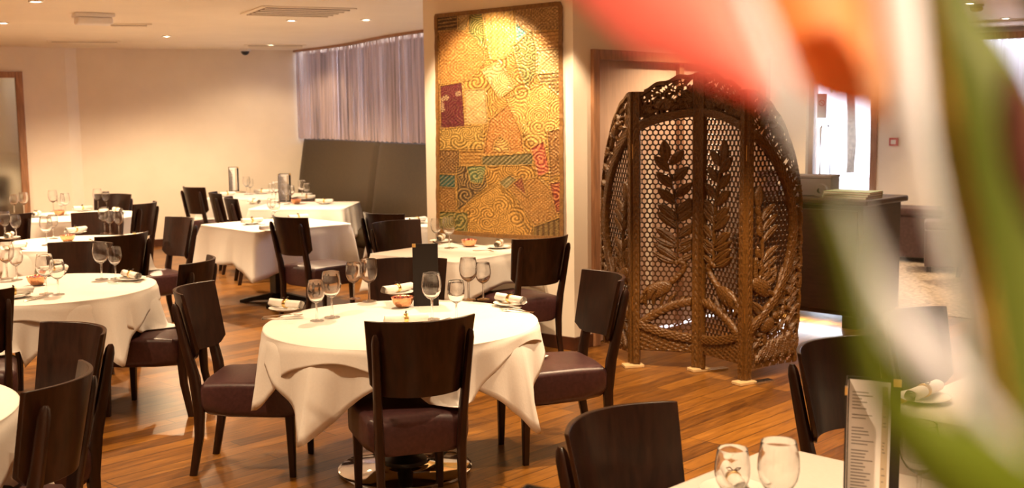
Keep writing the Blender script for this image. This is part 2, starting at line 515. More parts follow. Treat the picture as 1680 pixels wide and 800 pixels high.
rg.tube([c0 + Vector((RBD.x, RBD.y, 0)) * (.038 * math.cos(a)) + Vector((0, 0, .038 * math.sin(a))) for a in np.linspace(0, 2 * PI, 25)], 0.005, 6)
rg.tube([c0 + Vector((RBD.x, RBD.y, 0)) * (.03 * k) + Vector((0, 0, -.03 * k)) for k in (-1, 1)], 0.004, 6)
rg.build('prohibition_symbol', 'red_plastic', st)
# outside
struct(MB().prism([(-30, -12), (30, -12), (30, 45), (-30, 45)], -0.16, -0.08), 'ground', 'paving')
fb = MB().box(4.5, 16, 31, 31.6, -0.1, 3.4)
f_ = struct(fb, 'trim_2', 'facade')
tr = empty('street_tree', (6.75, 22.5, -0.08)); tag(tr, 'leafy green street tree seen bright through the glass door', 'tree')
MB().tube([(0, 0, 0), (0.03, 0, 1.2), (0, .05, 2.4)], [.13, .1, .07], 10).build('trunk', 'bark', tr)
lv = MB()
for k in range(1500):
    a = random.uniform(0, 2 * PI); rr = 1.7 * random.random() ** .5; zz = random.uniform(-1, 1)
    c = Vector((rr * math.cos(a), rr * math.sin(a), 3.20 + zz * math.sqrt(max(0.02, 1 - (rr / 1.75) ** 2))))
    q = Vector((random.uniform(-1, 1), random.uniform(-1, 1), random.uniform(-1, 1))).normalized(); s_ = q.cross(Vector((0, 0, 1))).normalized() * .05; q *= .11
    lv.add([c - q, c + s_, c + q, c - s_], [(0, 1, 2, 3)])
lv.build('foliage', 'leaf_green', tr)
kb = empty('kerb_wall', (4.6, 18.2, -0.08)); tag(kb, 'low pale wall across the pavement beyond the glass door', 'wall')
MB().box(-2.5, 3.5, -.12, .12, 0, .75).build('wall_body', 'facade', kb); MB().box(-2.55, 3.55, -.17, .17, .75, .82).build('coping', 'paving', kb)

# right window and curtain
wn = MB()
for t in (WT0, (WT0 + WT1) / 2, WT1): wallbox(wn, RB0, RBD, t - .03, t + .03, -0.1, -.04, .95, 2.62)
w2 = struct(wn, 'window_2', 'white_plastic'); gp = MB(); wallbox(gp, RB0, RBD, WT0, WT1, -.075, -.065, .95, 2.62); gp.build('pane', 'window_glass', w2)


def curtain(path, norms, z0, z1, nf, amp, gather=True, seed=0):
    rr = random.Random(seed); n = len(path); mb = MB(); nz = 14
    ph = [rr.uniform(0, 6.28) for _ in range(8)]; rings = []
    for k in range(nz + 1):
        f = k / nz; z = z0 + (z1 - z0) * f; row = []
        for i in range(n):
            u = i / (n - 1)
            sw = 0.8 * math.sin(f * 2.3 + ph[0] + u * 9) * (1 - f) * .25
            wv = math.sin(u * nf * 2 * PI + sw * 4 + 1.7 * math.sin(u * 31 + ph[1])) * .62 + .38 * math.sin(u * nf * 3.3 * PI + ph[2] + 2 * math.sin(u * 17)) + .2 * math.sin(u * nf * 9.1 + ph[3])
            e = amp * (0.75 + .25 * math.sin(u * 13 + ph[4]))
            if gather and (f > .93 or f < .04): e *= .55
            p = path[i] + norms[i] * (wv * e)
            row.append((p.x, p.y, z + .006 * math.sin(u * nf * 6)))
        rings.append(row)
    mb.loft(rings, cap=False, closed=False)
    return mb


fine = dense([CV[i] - CVN[i] * .05 for i in range(0, 74)], 900)
fn = []
for i in range(len(fine)):
    t = (fine[min(i + 1, 899)] - fine[max(i - 1, 0)]).normalized(); fn.append(Vector((t.y, -t.x)))
cr_ = curtain(fine, fn, 1.45, 2.688, 46, 0.021, seed=2).build('curtain', 'lilac_sheer', smooth=True)
tag(cr_, 'gathered lilac-grey curtain over the curved window above the bench', 'curtain')
rl = MB().loft([[(*(CV[i] - CVN[i] * o), z) for o, z in ((.02, 2.672), (.09, 2.672), (.09, 2.699), (.02, 2.699))] for i in range(0, 80)])
tag(rl.build('curtain_rail', 'oak_frame'), 'thin curtain rail under the ceiling along the curved window', 'rail')
p2 = [RB0 + RBD * (WT0 - .08 + (WT1 - WT0 + .16) * k / 400) + Vector((-.6, -.8)) * .09 for k in range(401)]
c2 = curtain(p2, [Vector((-.6, -.8))] * 401, .06, 2.56, 24, .025, seed=5).build('curtain', 'white_sheer', smooth=True)
tag(c2, 'sheer white curtain glowing at the right edge window', 'curtain')
pm = MB(); wallbox(pm, RB0, RBD, WT0 - .15, WT1 + .15, .03, .17, 2.56, 2.64)
tag(pm.build('pelmet', 'oak_frame'), 'wooden pelmet above the sheer white curtain', 'pelmet')

# ------------------------------------------------------------------ ceiling fittings
def downlight(x, y, W, cone, aim, label, vis):
    t = empty('ceiling_downlight', (x, y, HC)); tag(t, label, 'light', 'recessed ceiling downlights')
    MB().lathe([(.055, -.001), (.055, -.008), (.045, -.010), (.040, -.004), (.040, -.001)], 20).build('trim_ring', 'white_plastic', t, smooth=True)
    MB().lathe([(.038, -.003), (.038, -.0055), (.001, -.006)], 20).build('lamp_lens', 'lamp_glow', t)
    ld = bpy.data.lights.new('downlight_beam', 'SPOT'); ld.energy = W; ld.color = WARM; ld.spot_size = math.radians(cone); ld.spot_blend = .45; ld.shadow_soft_size = .035
    lo = bpy.data.objects.new('lamp_beam', ld); COL.objects.link(lo); lo.parent = t; lo.location = (0, 0, -.03)
    if aim:
        d = Vector(aim) - Vector((x, y, HC - .03)); lo.rotation_euler = d.to_track_quat('-Z', 'Y').to_euler()


LL = {0: 'ceiling downlight at the left edge above the framed mirror', 1: 'ceiling downlight just left of the dome camera by the far wall',
      2: 'ceiling downlight beside the vent nearest the wall hanging', 3: 'ceiling downlight farthest back, right of the dome camera',
      4: 'ceiling downlight glaring at upper right beside the smoke detector'}
for k, l in enumerate(LAMPS):
    downlight(*l, LL.get(k, 'unseen recessed ceiling downlight outside the frame of the picture'), k in LL)  # fallback label for the unseen lamps, many of them added for fill light


def vent(px, py, hx, hy, rz, label):
    p = at(px, py, HC); t = empty('ceiling_vent', (p.x, p.y, HC), rz); tag(t, label, 'vent', 'ceiling air vents')
    f = MB().box(-hx, hx, -hy, hy, -.012, -.001); f.build('frame', 'ceiling_paint', t, bevel=.004)
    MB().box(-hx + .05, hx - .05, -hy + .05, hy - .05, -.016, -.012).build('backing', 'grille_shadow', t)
    for k in range(5):
        y = -hy + .09 + (2 * hy - .18) * k / 4
        MB().box(-hx + .05, hx - .05, y - .028, y + .02, -.024, -.017).build('slat', 'ceiling_paint', t)


vent(488, 18, .42, .42, .45, 'wide square ceiling vent nearest the wall hanging')
vent(452, 75.5, .40, .34, .2, 'ceiling vent farthest back by the curved curtain')
vent(212, 41, .22, .20, .3, 'small ceiling vent beside the emergency light')
vent(140, 68.5, .42, .22, .3, 'ceiling vent at left near the wall with the mirror')
p = at(1655, 33, HC); vent(1665, 32, .5, .16, -.64, 'slotted ceiling vent at upper right before the white curtain')
p = at(153, 22, HC); t = empty('emergency_light', (p.x, p.y, HC), .5); tag(t, 'white boxy emergency light on the ceiling at left', 'light')
MB().box(-.17, .17, -.11, .11, -.035, -.001).build('housing', 'white_plastic', t, bevel=.008)
MB().box(-.155, .155, -.095, .095, -.10, -.035).build('diffuser', 'white_plastic', t, bevel=.02)
p = at(402, 80, HC); t = empty('dome_camera', (p.x, p.y, HC)); tag(t, 'black security dome camera on the ceiling by the far wall', 'camera')
MB().lathe([(.075, -.001), (.075, -.03), (.065, -.035)], 20).build('mount', 'white_plastic', t, smooth='auto')
MB().lathe([(.058, -.034)] + [(.058 * math.cos(a), -.034 - .055 * math.sin(a)) for a in np.linspace(0.1, 1.5, 8)], 20).build('dome', 'black_plastic', t, smooth=True)
p = at(1602, 8, HC); t = empty('smoke_detector', (p.x, p.y, HC)); tag(t, 'round smoke detector on the ceiling at upper right', 'detector')
MB().lathe([(.065, -.001), (.065, -.02), (.058, -.022)], 24).build('base', 'white_plastic', t, smooth='auto')
MB().lathe([(.055, -.021), (.058, -.045), (.04, -.06), (.001, -.062)], 24).build('sensor_cap', 'pale_wood', t, smooth=True)
# call point on the right wall
q = along(RB0, RBD, -0.12, .002, 1.36); t = empty('call_point', q, math.atan2(RBD.y, RBD.x)); tag(t, 'red and white wall call point right of the glass door', 'call point')
MB().box(-.055, .055, -.035, 0, -.05, .05).build('housing', 'red_plastic', t, bevel=.006)
MB().box(-.032, .032, -.038, -.0345, -.03, .026).build('face_plate', 'paper', t)
q = along(RB0, RBD, 0.36, .002, 1.33); t = empty('light_switch', q, math.atan2(RBD.y, RBD.x)); tag(t, 'small pale switch on the wall right of the call point', 'switch')
MB().box(-.04, .04, -.012, 0, -.04, .04).build('plate', 'white_plastic', t, bevel=.003); MB().box(-.012, .012, -.02, -.011, -.02, .02).build('rocker', 'white_plastic', t)

# framed mirror on the left wall
LD = (FARL - WL).normalized()
def lw(t, off, z): return along(FARL, -LD, t, -off, z)


mt0, mt1, mz0, mz1 = 0.55, 1.75, .35, 2.38
t = empty('framed_mirror', lw((mt0 + mt1) / 2, 0, 0)); tag(t, 'tall mirror in a dark wooden frame on the wall at far left', 'mirror')
t.location = (0, 0, 0)


def lbox(t0, t1, o0, o1, z0, z1):
    return MB().prism([tuple(lw(t0, o0, 0)[:2]), tuple(lw(t1, o0, 0)[:2]), tuple(lw(t1, o1, 0)[:2]), tuple(lw(t0, o1, 0)[:2])], z0, z1)


for a in ((mt0, mt0 + .09, mz0, mz1), (mt1 - .09, mt1, mz0, mz1), (mt0 + .09, mt1 - .09, mz1 - .08, mz1), (mt0 + .09, mt1 - .09, mz0, mz0 + .08)):
    lbox(a[0], a[1], .001, .05, a[2], a[3]).build('frame_bar', 'oak_frame', t, bevel=.008)
lbox(mt0 + .08, mt1 - .08, .001, .02, mz0 + .07, mz1 - .07).build('mirror_glass', 'mirror', t)

# ------------------------------------------------------------------ bench along the curved wall
bn = empty('curved_bench', (CV[30].x, CV[30].y, 0)); tag(bn, 'high-backed dark brown leather bench curving below the lilac curtain', 'bench')
bn.location = (0, 0, 0)
seams = [1, 30, 60, 80]
for s0, s1 in zip(seams, seams[1:]):
    rings = []
    for i in range(s0, s1 + 1):
        e = .03 if i in (s0, s1) else 0
        N_ = -CVN[i]
        pr = [(-.02, .12), (.22 - e, .12), (.24 - e, .45), (.17 - e, .95), (.10 - e, 1.38), (.085 - e, 1.435), (.06, 1.448), (-.02, 1.448)]
        pr = [(max(o - .05, -.05), z) for o, z in pr]
        rings.append([(*(CV[i] + N_ * o), z) for o, z in pr])
    MB().loft(rings).build('back_panel', 'bench_leather', bn, smooth='auto')
    rings = []
    for i in range(s0, s1 + 1):
        e = .03 if i in (s0, s1) else 0; N_ = -CVN[i]
        pr = [(.14, .26), (.62, .26), (.645, .30), (.645, .41), (.625, .455 - e), (.55, .468 - e), (.14, .46 - e)]
        rings.append([(*(CV[i] + N_ * o), z) for o, z in pr])
    MB().loft(rings).build('seat_cushion', 'bench_leather', bn, smooth='auto')
rings = [[(*(CV[i] - CVN[i] * o), z) for o, z in ((.10, 0), (.56, 0), (.56, .27), (.10, .27))] for i in range(1, 81)]
MB().loft(rings).build('plinth', 'skirting_wood', bn)


# ------------------------------------------------------------------ carved folding screen
def fast_mesh(name, V, F, m, parent=None, col=None, smooth=True):
    me = bpy.data.meshes.new(name)
    V = np.asarray(V, np.float32); F = np.asarray(F, np.int32)
    me.vertices.add(len(V)); me.vertices.foreach_set('co', V.ravel())
    me.loops.add(F.size); me.loops.foreach_set('vertex_index', F.ravel())
    me.polygons.add(len(F)); me.polygons.foreach_set('loop_start', np.arange(0, F.size, 4, dtype=np.int32))
    try: me.polygons.foreach_set('loop_total', np.full(len(F), 4, np.int32))
    except Exception: pass
    me.update(calc_edges=True); me.validate()
    if smooth:
        me.polygons.foreach_set('use_smooth', [True] * len(me.polygons)); me.set_sharp_from_angle(angle=math.radians(55))
    if col is not None:
        a = me.color_attributes.new('dye', 'FLOAT_COLOR', 'POINT'); a.data.foreach_set('color', np.asarray(col, np.float32).ravel())
    me.materials.append(MATS[m])
    o = bpy.data.objects.new(name, me); COL.objects.link(o)
    if parent: o.parent = parent
    return o


class Carve:
    """a carved board: f>0 is wood, h its relief; made into a solid mesh with a front and a back"""
    def __init__(s, x0, x1, z0, z1, st):
        s.st = st; s.xs = np.arange(x0, x1 + st * .5, st); s.zs = np.arange(z0, z1 + st * .5, st)
        s.X, s.Z = np.meshgrid(s.xs, s.zs); s.f = np.full(s.X.shape, -.02); s.h = np.zeros(s.X.shape)

    def win(s, cx, cz, r):
        i0, i1 = np.searchsorted(s.xs, (cx - r, cx + r)); j0, j1 = np.searchsorted(s.zs, (cz - r, cz + r))
        return slice(j0, j1), slice(i0, i1)

    def leaf(s, px, pz, ang, Ln, W, bend=0.0, hh=.012, vein=True):
        wn = s.win(px, pz, Ln * 1.25); X = s.X[wn]; Z = s.Z[wn]
        if X.size == 0: return
        dx, dz = X - px, Z - pz; c, n = math.cos(ang), math.sin(ang)
        u = (dx * c + dz * n) / Ln; v = -dx * n + dz * c - bend * Ln * u * u
        wd = W * np.sin(PI * np.clip(u, 0, 1)) ** .75
        f = np.where((u > 0) & (u < 1), wd - np.abs(v), -.02)
        q = np.clip(np.abs(v) / (wd + 1e-6), 0, 1)
        h = hh * (1 - q ** 2) + .3 * hh
        if vein: h = h - hh * .7 * np.exp(-(v / .0032) ** 2) - hh * .25 * (np.sin((u * Ln + np.abs(v)) * 420) > .4)
        k = (f > 0)
        s.h[wn] = np.where(k & (f > -1), np.maximum(h, np.where(s.f[wn] > 0, s.h[wn] * .55, 0)), s.h[wn])
        s.f[wn] = np.maximum(s.f[wn], f)

    def blob(s, cx, cz, a, b, ang=0, hh=.016, scale=True):
        r = max(a, b) * 1.1; wn = s.win(cx, cz, r); X = s.X[wn]; Z = s.Z[wn]
        if X.size == 0: return
        c, n = math.cos(ang), math.sin(ang); u = ((X - cx) * c + (Z - cz) * n) / a; v = (-(X - cx) * n + (Z - cz) * c) / b
        g = 1 - np.sqrt(u * u + v * v); f = g * min(a, b); h = hh * np.sqrt(np.clip(1 - u * u - v * v, 0, 1)) + .3 * hh
        if scale: h = h - .003 * (np.sin(X * 260 + Z * 90) * np.sin(Z * 260 - X * 90) > .2)
        s.h[wn] = np.where(f > 0, np.maximum(h, s.h[wn] * .6), s.h[wn]); s.f[wn] = np.maximum(s.f[wn], f)

    def band(s, pts, wd, hh=.012, notch=0):
        P = np.array(pts, float); D = np.full(s.X.shape, 9.); Lc = 0; T = np.zeros(s.X.shape)
        for a, b in zip(P[:-1], P[1:]):
            d = b - a; ln = np.hypot(*d) + 1e-9; t = np.clip(((s.X - a[0]) * d[0] + (s.Z - a[1]) * d[1]) / ln ** 2, 0, 1)
            q = np.hypot(s.X - a[0] - t * d[0], s.Z - a[1] - t * d[1]); k = q < D; D = np.where(k, q, D); T = np.where(k, Lc + t * ln, T); Lc += ln
        f = wd - D; h = hh * np.sqrt(np.clip(1 - (D / wd) ** 2, 0, 1)) + .3 * hh
        if notch: h = h - .004 * (np.sin(T * notch + D * 150) > .5)
        s.h = np.where(f > 0, np.maximum(h, s.h * .6), s.h); s.f = np.maximum(s.f, f)

    def scroll(s, cx, cz, r, turn, a0, wd=.009):
        t = np.linspace(0, 1, 14); rr = r * (1 - .82 * t); a = a0 + turn * t * 1.6 * PI
        s.band(np.stack([cx + rr * np.cos(a), cz + rr * np.sin(a)], 1), wd)

    def clip(s, g): s.f = np.minimum(s.f, g)

    def mesh(s, name, m, parent, y_front, th):
        f = s.f; ny, nx = f.shape
        gz, gx = np.gradient(f, s.st); gl = gx * gx + gz * gz + 1e-6
        cell = (f[:-1, :-1] + f[1:, :-1] + f[:-1, 1:] + f[1:, 1:]) / 4 > 0
        used = np.zeros(f.shape, bool)
        for dj in (0, 1):
            for di in (0, 1): used[dj:dj + ny - 1, di:di + nx - 1] |= cell
        out = used & (f < 0.6 * s.st)
        # only vertices on the rim of the kept cells are snapped to the outline
        allc = np.ones(f.shape, bool)
        pad = np.zeros((ny + 1, nx + 1), bool); pad[1:-1, 1:-1] = cell
        allc = pad[:-1, :-1] & pad[1:, :-1] & pad[:-1, 1:] & pad[1:, 1:]
        rim = used & ~allc
        stp = np.clip(f / gl, -1e9, 1e9); mx = np.where(rim, -gx * stp, 0); mz = np.where(rim, -gz * stp, 0)
        ln = np.hypot(mx, mz) + 1e-9; k = np.minimum(1, .62 * s.st / ln)
        X = s.X + mx * k; Z = s.Z + mz * k
        X = np.clip(X, s.xs[0], s.xs[-1]); Z = np.maximum(Z, s.zs[0])
        idx = -np.ones(f.shape, int); idx[used] = np.arange(used.sum()); n = int(used.sum())
        hh = np.where(rim, np.minimum(s.h, .002), s.h)
        V = np.concatenate([np.stack([X[used], y_front - hh[used], Z[used]], 1), np.stack([X[used], np.full(n, y_front + th), Z[used]], 1)])
        j, i = np.nonzero(cell); a, b, c, d = idx[j, i], idx[j, i + 1], idx[j + 1, i + 1], idx[j + 1, i]
        F = [np.stack([a, b, c, d], 1), np.stack([d, c, b, a], 1) + n]
        cp = np.zeros((ny + 1, nx + 1), bool); cp[1:ny, 1:nx] = cell
        cc = lambda jj, ii: cp[jj + 1, ii + 1]
        for (dj, di, p, q) in ((-1, 0, 'a', 'b'), (0, 1, 'b', 'c'), (1, 0, 'c', 'd'), (0, -1, 'd', 'a')):
            e = ~cc(j + dj, i + di); P = dict(a=a, b=b, c=c, d=d); p_, q_ = P[p][e], P[q][e]
            F.append(np.stack([q_, p_, p_ + n, q_ + n], 1))
        return fast_mesh(name, V, np.concatenate(F), m, parent)


WI, WO, EC, EA, EB, EBW = .46, .54, .97, .925, .80, .030


def ell(x, z, da=0.0):
    """signed distance (about) to the big ellipse, + outside"""
    a, b = EA + da, EB + da
    q = np.sqrt((x / a) ** 2 + ((z - EC) / b) ** 2) + 1e-6
    g = np.hypot(x / a ** 2, (z - EC) / b ** 2) / q
    return (q - 1) / (g + 1e-3)


def outline_f(x, z):
    """+ inside the silhouette of the whole screen"""
    ax = np.abs(x)
    top = np.where(ax < .385, 1.905 + .10 * np.cos(ax / .385 * PI / 2) + .008 * np.cos(ax * 42), 1.885)
    t2 = .90 + .985 * np.sqrt(np.clip(1 - (np.clip(ax - .44, 0, 1) / .565) ** 2, 0, 1)) + .012 * np.abs(np.sin(ax * 26)) * (ax > .48)
    top = np.where(ax > .47, t2, top)
    side = .995 - .05 * np.clip((.8 - z) / .8, 0, 1) ** 2 + .010 * np.abs(np.sin(z * 23)) - .012
    return np.minimum((top - z) * .8, side - ax)


def make_panel(root, i, p0, d):
    """panel i (0..3); pattern x runs over all four panels, hinges at -.46, 0, .46"""
    xa, xb = [(-WI - WO, -WI), (-WI, 0), (0, WI), (WI, WI + WO)][i]
    inner = i in (1, 2); sg = -1 if i < 2 else 1; mid = xa
    st = .004
    R = random.Random(20 + (i if i < 2 else 3 - i))
    # frame: stiles, ellipse band, bottom rail
    c = Carve(xa + .001, xb - .001, 0.0 if True else 0, 2.03, st)
    of = outline_f(c.X, c.Z); E = ell(c.X, c.Z)
    stiles = []
    for xe, k in ((xa, 1), (xb, -1)):
        if inner or abs(xe) < .9: stiles.append((xe, k))
    f = EBW - np.abs(E + EBW); h = .019 + .006 * np.sqrt(np.clip(1 - ((E + EBW) / EBW) ** 2, 0, 1)) - .004 * (np.sin(np.arctan2(c.Z - EC, c.X) * 95) * np.sin((E) * 300) > .15)
    c.f = np.where(True, f, f); c.h = h
    for xe, k in stiles:
        dd = (c.X - xe) * k; g = np.minimum(dd, .052 - dd)
        hh = .014 + .004 * np.sqrt(np.clip(1 - ((dd - .026) / .026) ** 2, 0, 1)) - .004 * (np.sin(c.Z * 130 + np.abs(dd - .026) * 300) * (np.abs(dd - .026) < .014) > .3)
        c.h = np.where(g > np.minimum(c.f, 0.004), hh, c.h); c.f = np.maximum(c.f, g)
    if inner:
        g = np.minimum(E + .004, c.Z - .10); g = np.minimum(g, .30 - c.Z)
        hh = .010 - .005 * (np.sin(c.X * 120 + c.Z * 60) * np.sin(c.Z * 150 - c.X * 40) > .1)
        c.h = np.where((g > 0) & (c.f < .002), hh, c.h); c.f = np.maximum(c.f, g)
    c.clip(of)
    th = .016
    pan = c.mesh('panel', 'carved_wood', root, 0.0, th)
    # openwork carving above / beside the ellipse
    k = Carve(xa + .001, xb - .001, 0.06, 2.03, st)
    of = outline_f(k.X, k.Z); E = ell(k.X, k.Z)
    rim = .013 - np.abs(of - .013); k.f = rim; k.h = np.where(rim > 0, .010, 0.)
    if inner:
        cxs = [sg * v for v in (.10, .20, .30, .40)]
        # beast under foliage
        bx, bz = sg * .235, 1.795
        k.blob(bx, bz, .085, .042, sg * -.12, .020); k.blob(bx - sg * .085, bz + .018, .036, .026, sg * .5, .022)
        for q in (-.06, -.03, .035, .065): k.leaf(bx + q, bz - .02, -PI / 2 - q * 3, .085, .012, 0, .012, False)
        k.leaf(bx - sg * .10, bz + .03, PI / 2 + sg * 1.0, .06, .012, .3, .012, False); k.leaf(bx + sg * .075, bz, PI / 2 - sg * 1.9, .09, .009, .3, .01, False)
        for q in range(9):
            a = PI / 2 + sg * (.15 - q * .26); k.leaf(sg * .035, 1.80, a if q % 2 else a + .1, .125, .020, -sg * .35)
        for q in range(7):
            a = PI / 2 + sg * (1.3 - q * .42); k.leaf(sg * .395, 1.71, a, .125, .019, sg * .3)
        for xx in np.arange(.06, .44, .075): k.scroll(sg * xx, 1.93 - .12 * (xx / .42) ** 2 - .035, .034, sg * 1.0, R.uniform(0, 6), .0075)
        for xx in np.arange(.08, .42, .06): k.leaf(sg * xx, EC + EB * math.sqrt(1 - (xx / EA) ** 2) - .005, PI / 2 + R.uniform(-.7, .7), .075, .015, R.uniform(-.4, .4))
    else:
        # foliage running round the corner
        for q in range(30):
            tt = q / 29; ang = PI / 2 - .50 - tt * 2.25
            for lay in (0, 1, 2):
                rr = 1.0 + (.055 + .07 * lay) * (1.0 if abs(math.cos(ang)) < .75 else .9)
                x_ = sg * EA * rr * math.cos(ang); z_ = EC + EB * rr * math.sin(ang)
                a = (PI / 2 if lay == 1 else (PI / 2 + sg * -1.1 if lay == 0 else PI / 2 + sg * .6)) + R.uniform(-.5, .5)
                if ang < -.2: a += sg * -.7
                if q % 2 == lay % 2: k.leaf(x_, z_, a, R.uniform(.085, .125), R.uniform(.015, .022), R.uniform(-.5, .5))
                elif lay == 1: k.scroll(x_, z_, R.uniform(.026, .036), sg * R.choice((-1, 1)), R.uniform(0, 6), .008)
        # parrot-like beast on the shoulder and foliage foot
        k.blob(sg * .745, 1.615, .055, .036, sg * -.8, .022); k.blob(sg * .70, 1.66, .028, .024, 0, .022)
        k.leaf(sg * .77, 1.59, -PI / 2 + sg * .5, .14, .020, 0, .014)
        for q in range(11):
            k.leaf(sg * (.56 + q * .038), .10 + .012 * (q % 2), PI / 2 - sg * (.9 - .05 * q), .15 + .012 * (q % 3), .024, sg * .25)
        k.blob(sg * .66, .345, .07, .05, sg * .4, .022); k.blob(sg * .735, .40, .034, .03, 0, .022)
        for q in range(16):
            z_ = .16 + q * .052; k.leaf(sg * (.885 - .03 * (q % 2)), z_, PI / 2 - sg * .25, .11, .021, -sg * .55)
    hol = np.sin(k.X * 150 + 2 * np.sin(k.Z * 60)) * np.sin(k.Z * 140 + 2 * np.sin(k.X * 55 + 1)) + .55 * np.sin(k.X * 83 - k.Z * 97)
    bf = np.where(k.f > 0, k.f, (.48 - hol) * .006); k.h = np.where((k.f <= 0), -.009 + .002 * np.sin(k.X * 400) * np.sin(k.Z * 390), k.h); k.f = bf
    k.clip(np.minimum(of, E + .008))
    if inner: k.clip(k.Z - 1.2)
    for xe, kk in stiles: k.clip((k.X - xe) * kk - .046)
    k.mesh('openwork_carving', 'carved_wood', pan, 0.004, .012)
    # plant and bird inside the window
    v = Carve(xa + .001, xb - .001, 0.10, 1.80, st)
    E = ell(v.X, v.Z)
    if inner:
        bs, bz, ts, tz = .15, .74, .235, 1.45
        stem = [(sg * (bs + (ts - bs) * t - .03 * math.sin(PI * t)), bz + (tz - bz) * t) for t in np.linspace(0, 1, 14)]
        v.band(stem, .007)
        v.leaf(sg * (ts - .005), tz - .05, PI / 2 + sg * -.10, .16, .040)
        for q in range(7):
            t = .04 + q * .14; j = min(13, int(t * 13)); x_, z_ = stem[j]; Ln = .20 - .055 * t
            v.leaf(x_, z_, PI / 2 - sg * (.95 - .25 * t), Ln, .034, -sg * .05); v.leaf(x_, z_ + .045, PI / 2 + sg * (.95 - .25 * t), Ln * .92, .034, sg * .05)
            if q < 2: v.leaf(x_, z_ - .02, PI / 2 - sg * 1.5, Ln * .95, .026, sg * .35); v.leaf(x_, z_, PI / 2 + sg * 1.5, Ln * .6, .026, -sg * .3)
        nk = [(sg * (.13 + .035 * math.cos(a)), .70 + .035 * math.sin(a)) for a in np.linspace(-.3, 3.0, 8)]
        if sg > 0: pass
        v.band([(sg * .30, .52), (sg * .24, .545), (sg * .17, .60), (sg * .115, .66)] + [(sg * .10, .70), (sg * .125, .735), (sg * .155, .72)], .020, .016, 200)
        v.blob(sg * .29, .525, .115, .055, -sg * .42, .022); v.leaf(sg * .36, .50, -sg * 0 + (PI - .35 if sg < 0 else .35) - sg * 1.2, .10, .03)
        for q in range(7): v.leaf(sg * (.06 + q * .05), .40 + .01 * (q % 2), PI / 2 + sg * (.5 - q * .16), .11, .016, sg * .5)
        tl = [(sg * (.03 + .41 * t), .455 - .20 * t ** 1.8 + 0.0) for t in np.linspace(0, 1, 12)]
        v.band(tl, .030, .016, 160)
    else:
        stem = [(sg * (.56 + .05 * math.sin(3 * t)), .55 + .62 * t) for t in np.linspace(0, 1, 10)]
        v.band(stem, .007); v.leaf(sg * .57, 1.12, PI / 2 - sg * .05, .15, .042)
        for q in range(7):
            t = q / 7; x_, z_ = stem[min(9, int(t * 9))]
            v.leaf(x_, z_, PI / 2 - sg * (.95 - .25 * t), .21 - .05 * t, .027, -sg * .12); v.leaf(x_, z_ + .03, PI / 2 + sg * .7, .09, .022, -sg * .3)
        v.blob(sg * .60, .60, .10, .055, sg * -.5, .022); v.band([(sg * .66, .57), (sg * .73, .53), (sg * .78, .56)], .020, .016, 160)
        v.leaf(sg * .50, .52, -PI / 2 + sg * .9, .24, .035)
        for q in range(5): v.leaf(sg * (.55 + .05 * q), .68 - .02 * q, PI / 2 - sg * (.2 + .15 * q), .12, .02, sg * .4)
    v.clip(-E - .01)
    for xe, kk in stiles: v.clip((v.X - xe) * kk - .05)
    v.mesh('plant_carving', 'carved_wood', pan, 0.0, .012)
    # honeycomb lattice
    lat = MB(); pit = .0385; ro, ri = pit / math.sqrt(3) * 1.03, pit / math.sqrt(3) * .74
    lx0 = xa + (.04 if (inner or i == 3) else 0); lx1 = xb - (.04 if (inner or i == 0) else 0)
    row = 0; z = .14
    while z < 1.80:
        x = lx0 + (pit / 2 if row % 2 else 0)
        while x < lx1 + pit / 2:
            if ell(x, z) < -.035 and lx0 < x < lx1:
                vs = []
                for y in (.006, .015):
                    for rad in (ro, ri):
                        vs += [(x + rad * math.sin(q * PI / 3), y, z + rad * math.cos(q * PI / 3)) for q in range(6)]
                fs = []
                for q in range(6):
                    w_ = (q + 1) % 6
                    fs += [(q, w_, 6 + w_, 6 + q), (12 + w_, 12 + q, 18 + q, 18 + w_), (6 + q, 6 + w_, 18 + w_, 18 + q), (w_, q, 12 + q, 12 + w_)]
                lat.add(vs, fs)
            x += pit
        z += pit * .866; row += 1
    lat.build('honeycomb_lattice', 'lattice_wood', pan)
    # place the panel: pattern xa maps to p0
    ang = math.atan2(d.y, d.x)
    pan.rotation_euler.z = ang
    o = Vector((math.cos(ang), math.sin(ang))) * xa
    pan.location = (p0.x - o.x, p0.y - o.y, .022)
    return pan


H1 = Vector((.835, 7.74)); dirs = [Vector((.34, -.94)).normalized(), Vector((.953, -.303)).normalized(), Vector((.50, -.866)).normalized(), Vector((.83, .558)).normalized()]
H0 = H1 - dirs[0] * WO; H2 = H1 + dirs[1] * WI; H3 = H2 + dirs[2] * WI
scr = empty('carved_screen', (H2.x, H2.y, 0)); tag(scr, 'carved dark wooden folding screen with four openwork panels standing before the double door', 'screen')
scr.location = (0, 0, 0)
for i, p0 in enumerate((H0, H1, H2, H3)): make_panel(scr, i, p0, dirs[i])
for hp in (H1, H2, H3):
    for z in (.45, 1.5): MB().lathe([(.006, z - .05), (.006, z + .05)], 10, (hp.x, hp.y + .006, 0)).build('hinge', 'gold', scr)
blk = MB().box(-.07, .07, -.045, .045, 0, .021).build('floor_block', 'pale_wood', bevel=.004)
for hp, rz, l_ in ((H1 + Vector((.0, -.0)), .2, 'pale wooden block under the left hinge of the carved screen'), (H2 + Vector((-.0, -.0)), .35, 'pale wooden block under the middle hinge of the carved screen'), (H3 + Vector((0, -.0)), .5, 'pale wooden block under the right hinge of the carved screen')):
    put(blk, (hp.x, hp.y, 0), rz, l_, 'floor blocks under the screen', 'block')
pl = MB().box(-.075, .075, -.03, .03, 0, .016).build('floor_plate', 'steel', bevel=.003)
put(pl, (H2.x + .125, H2.y + .0, 0), .4, 'grey metal plate beside the middle block under the screen', 'metal plates under the screen', 'plate')
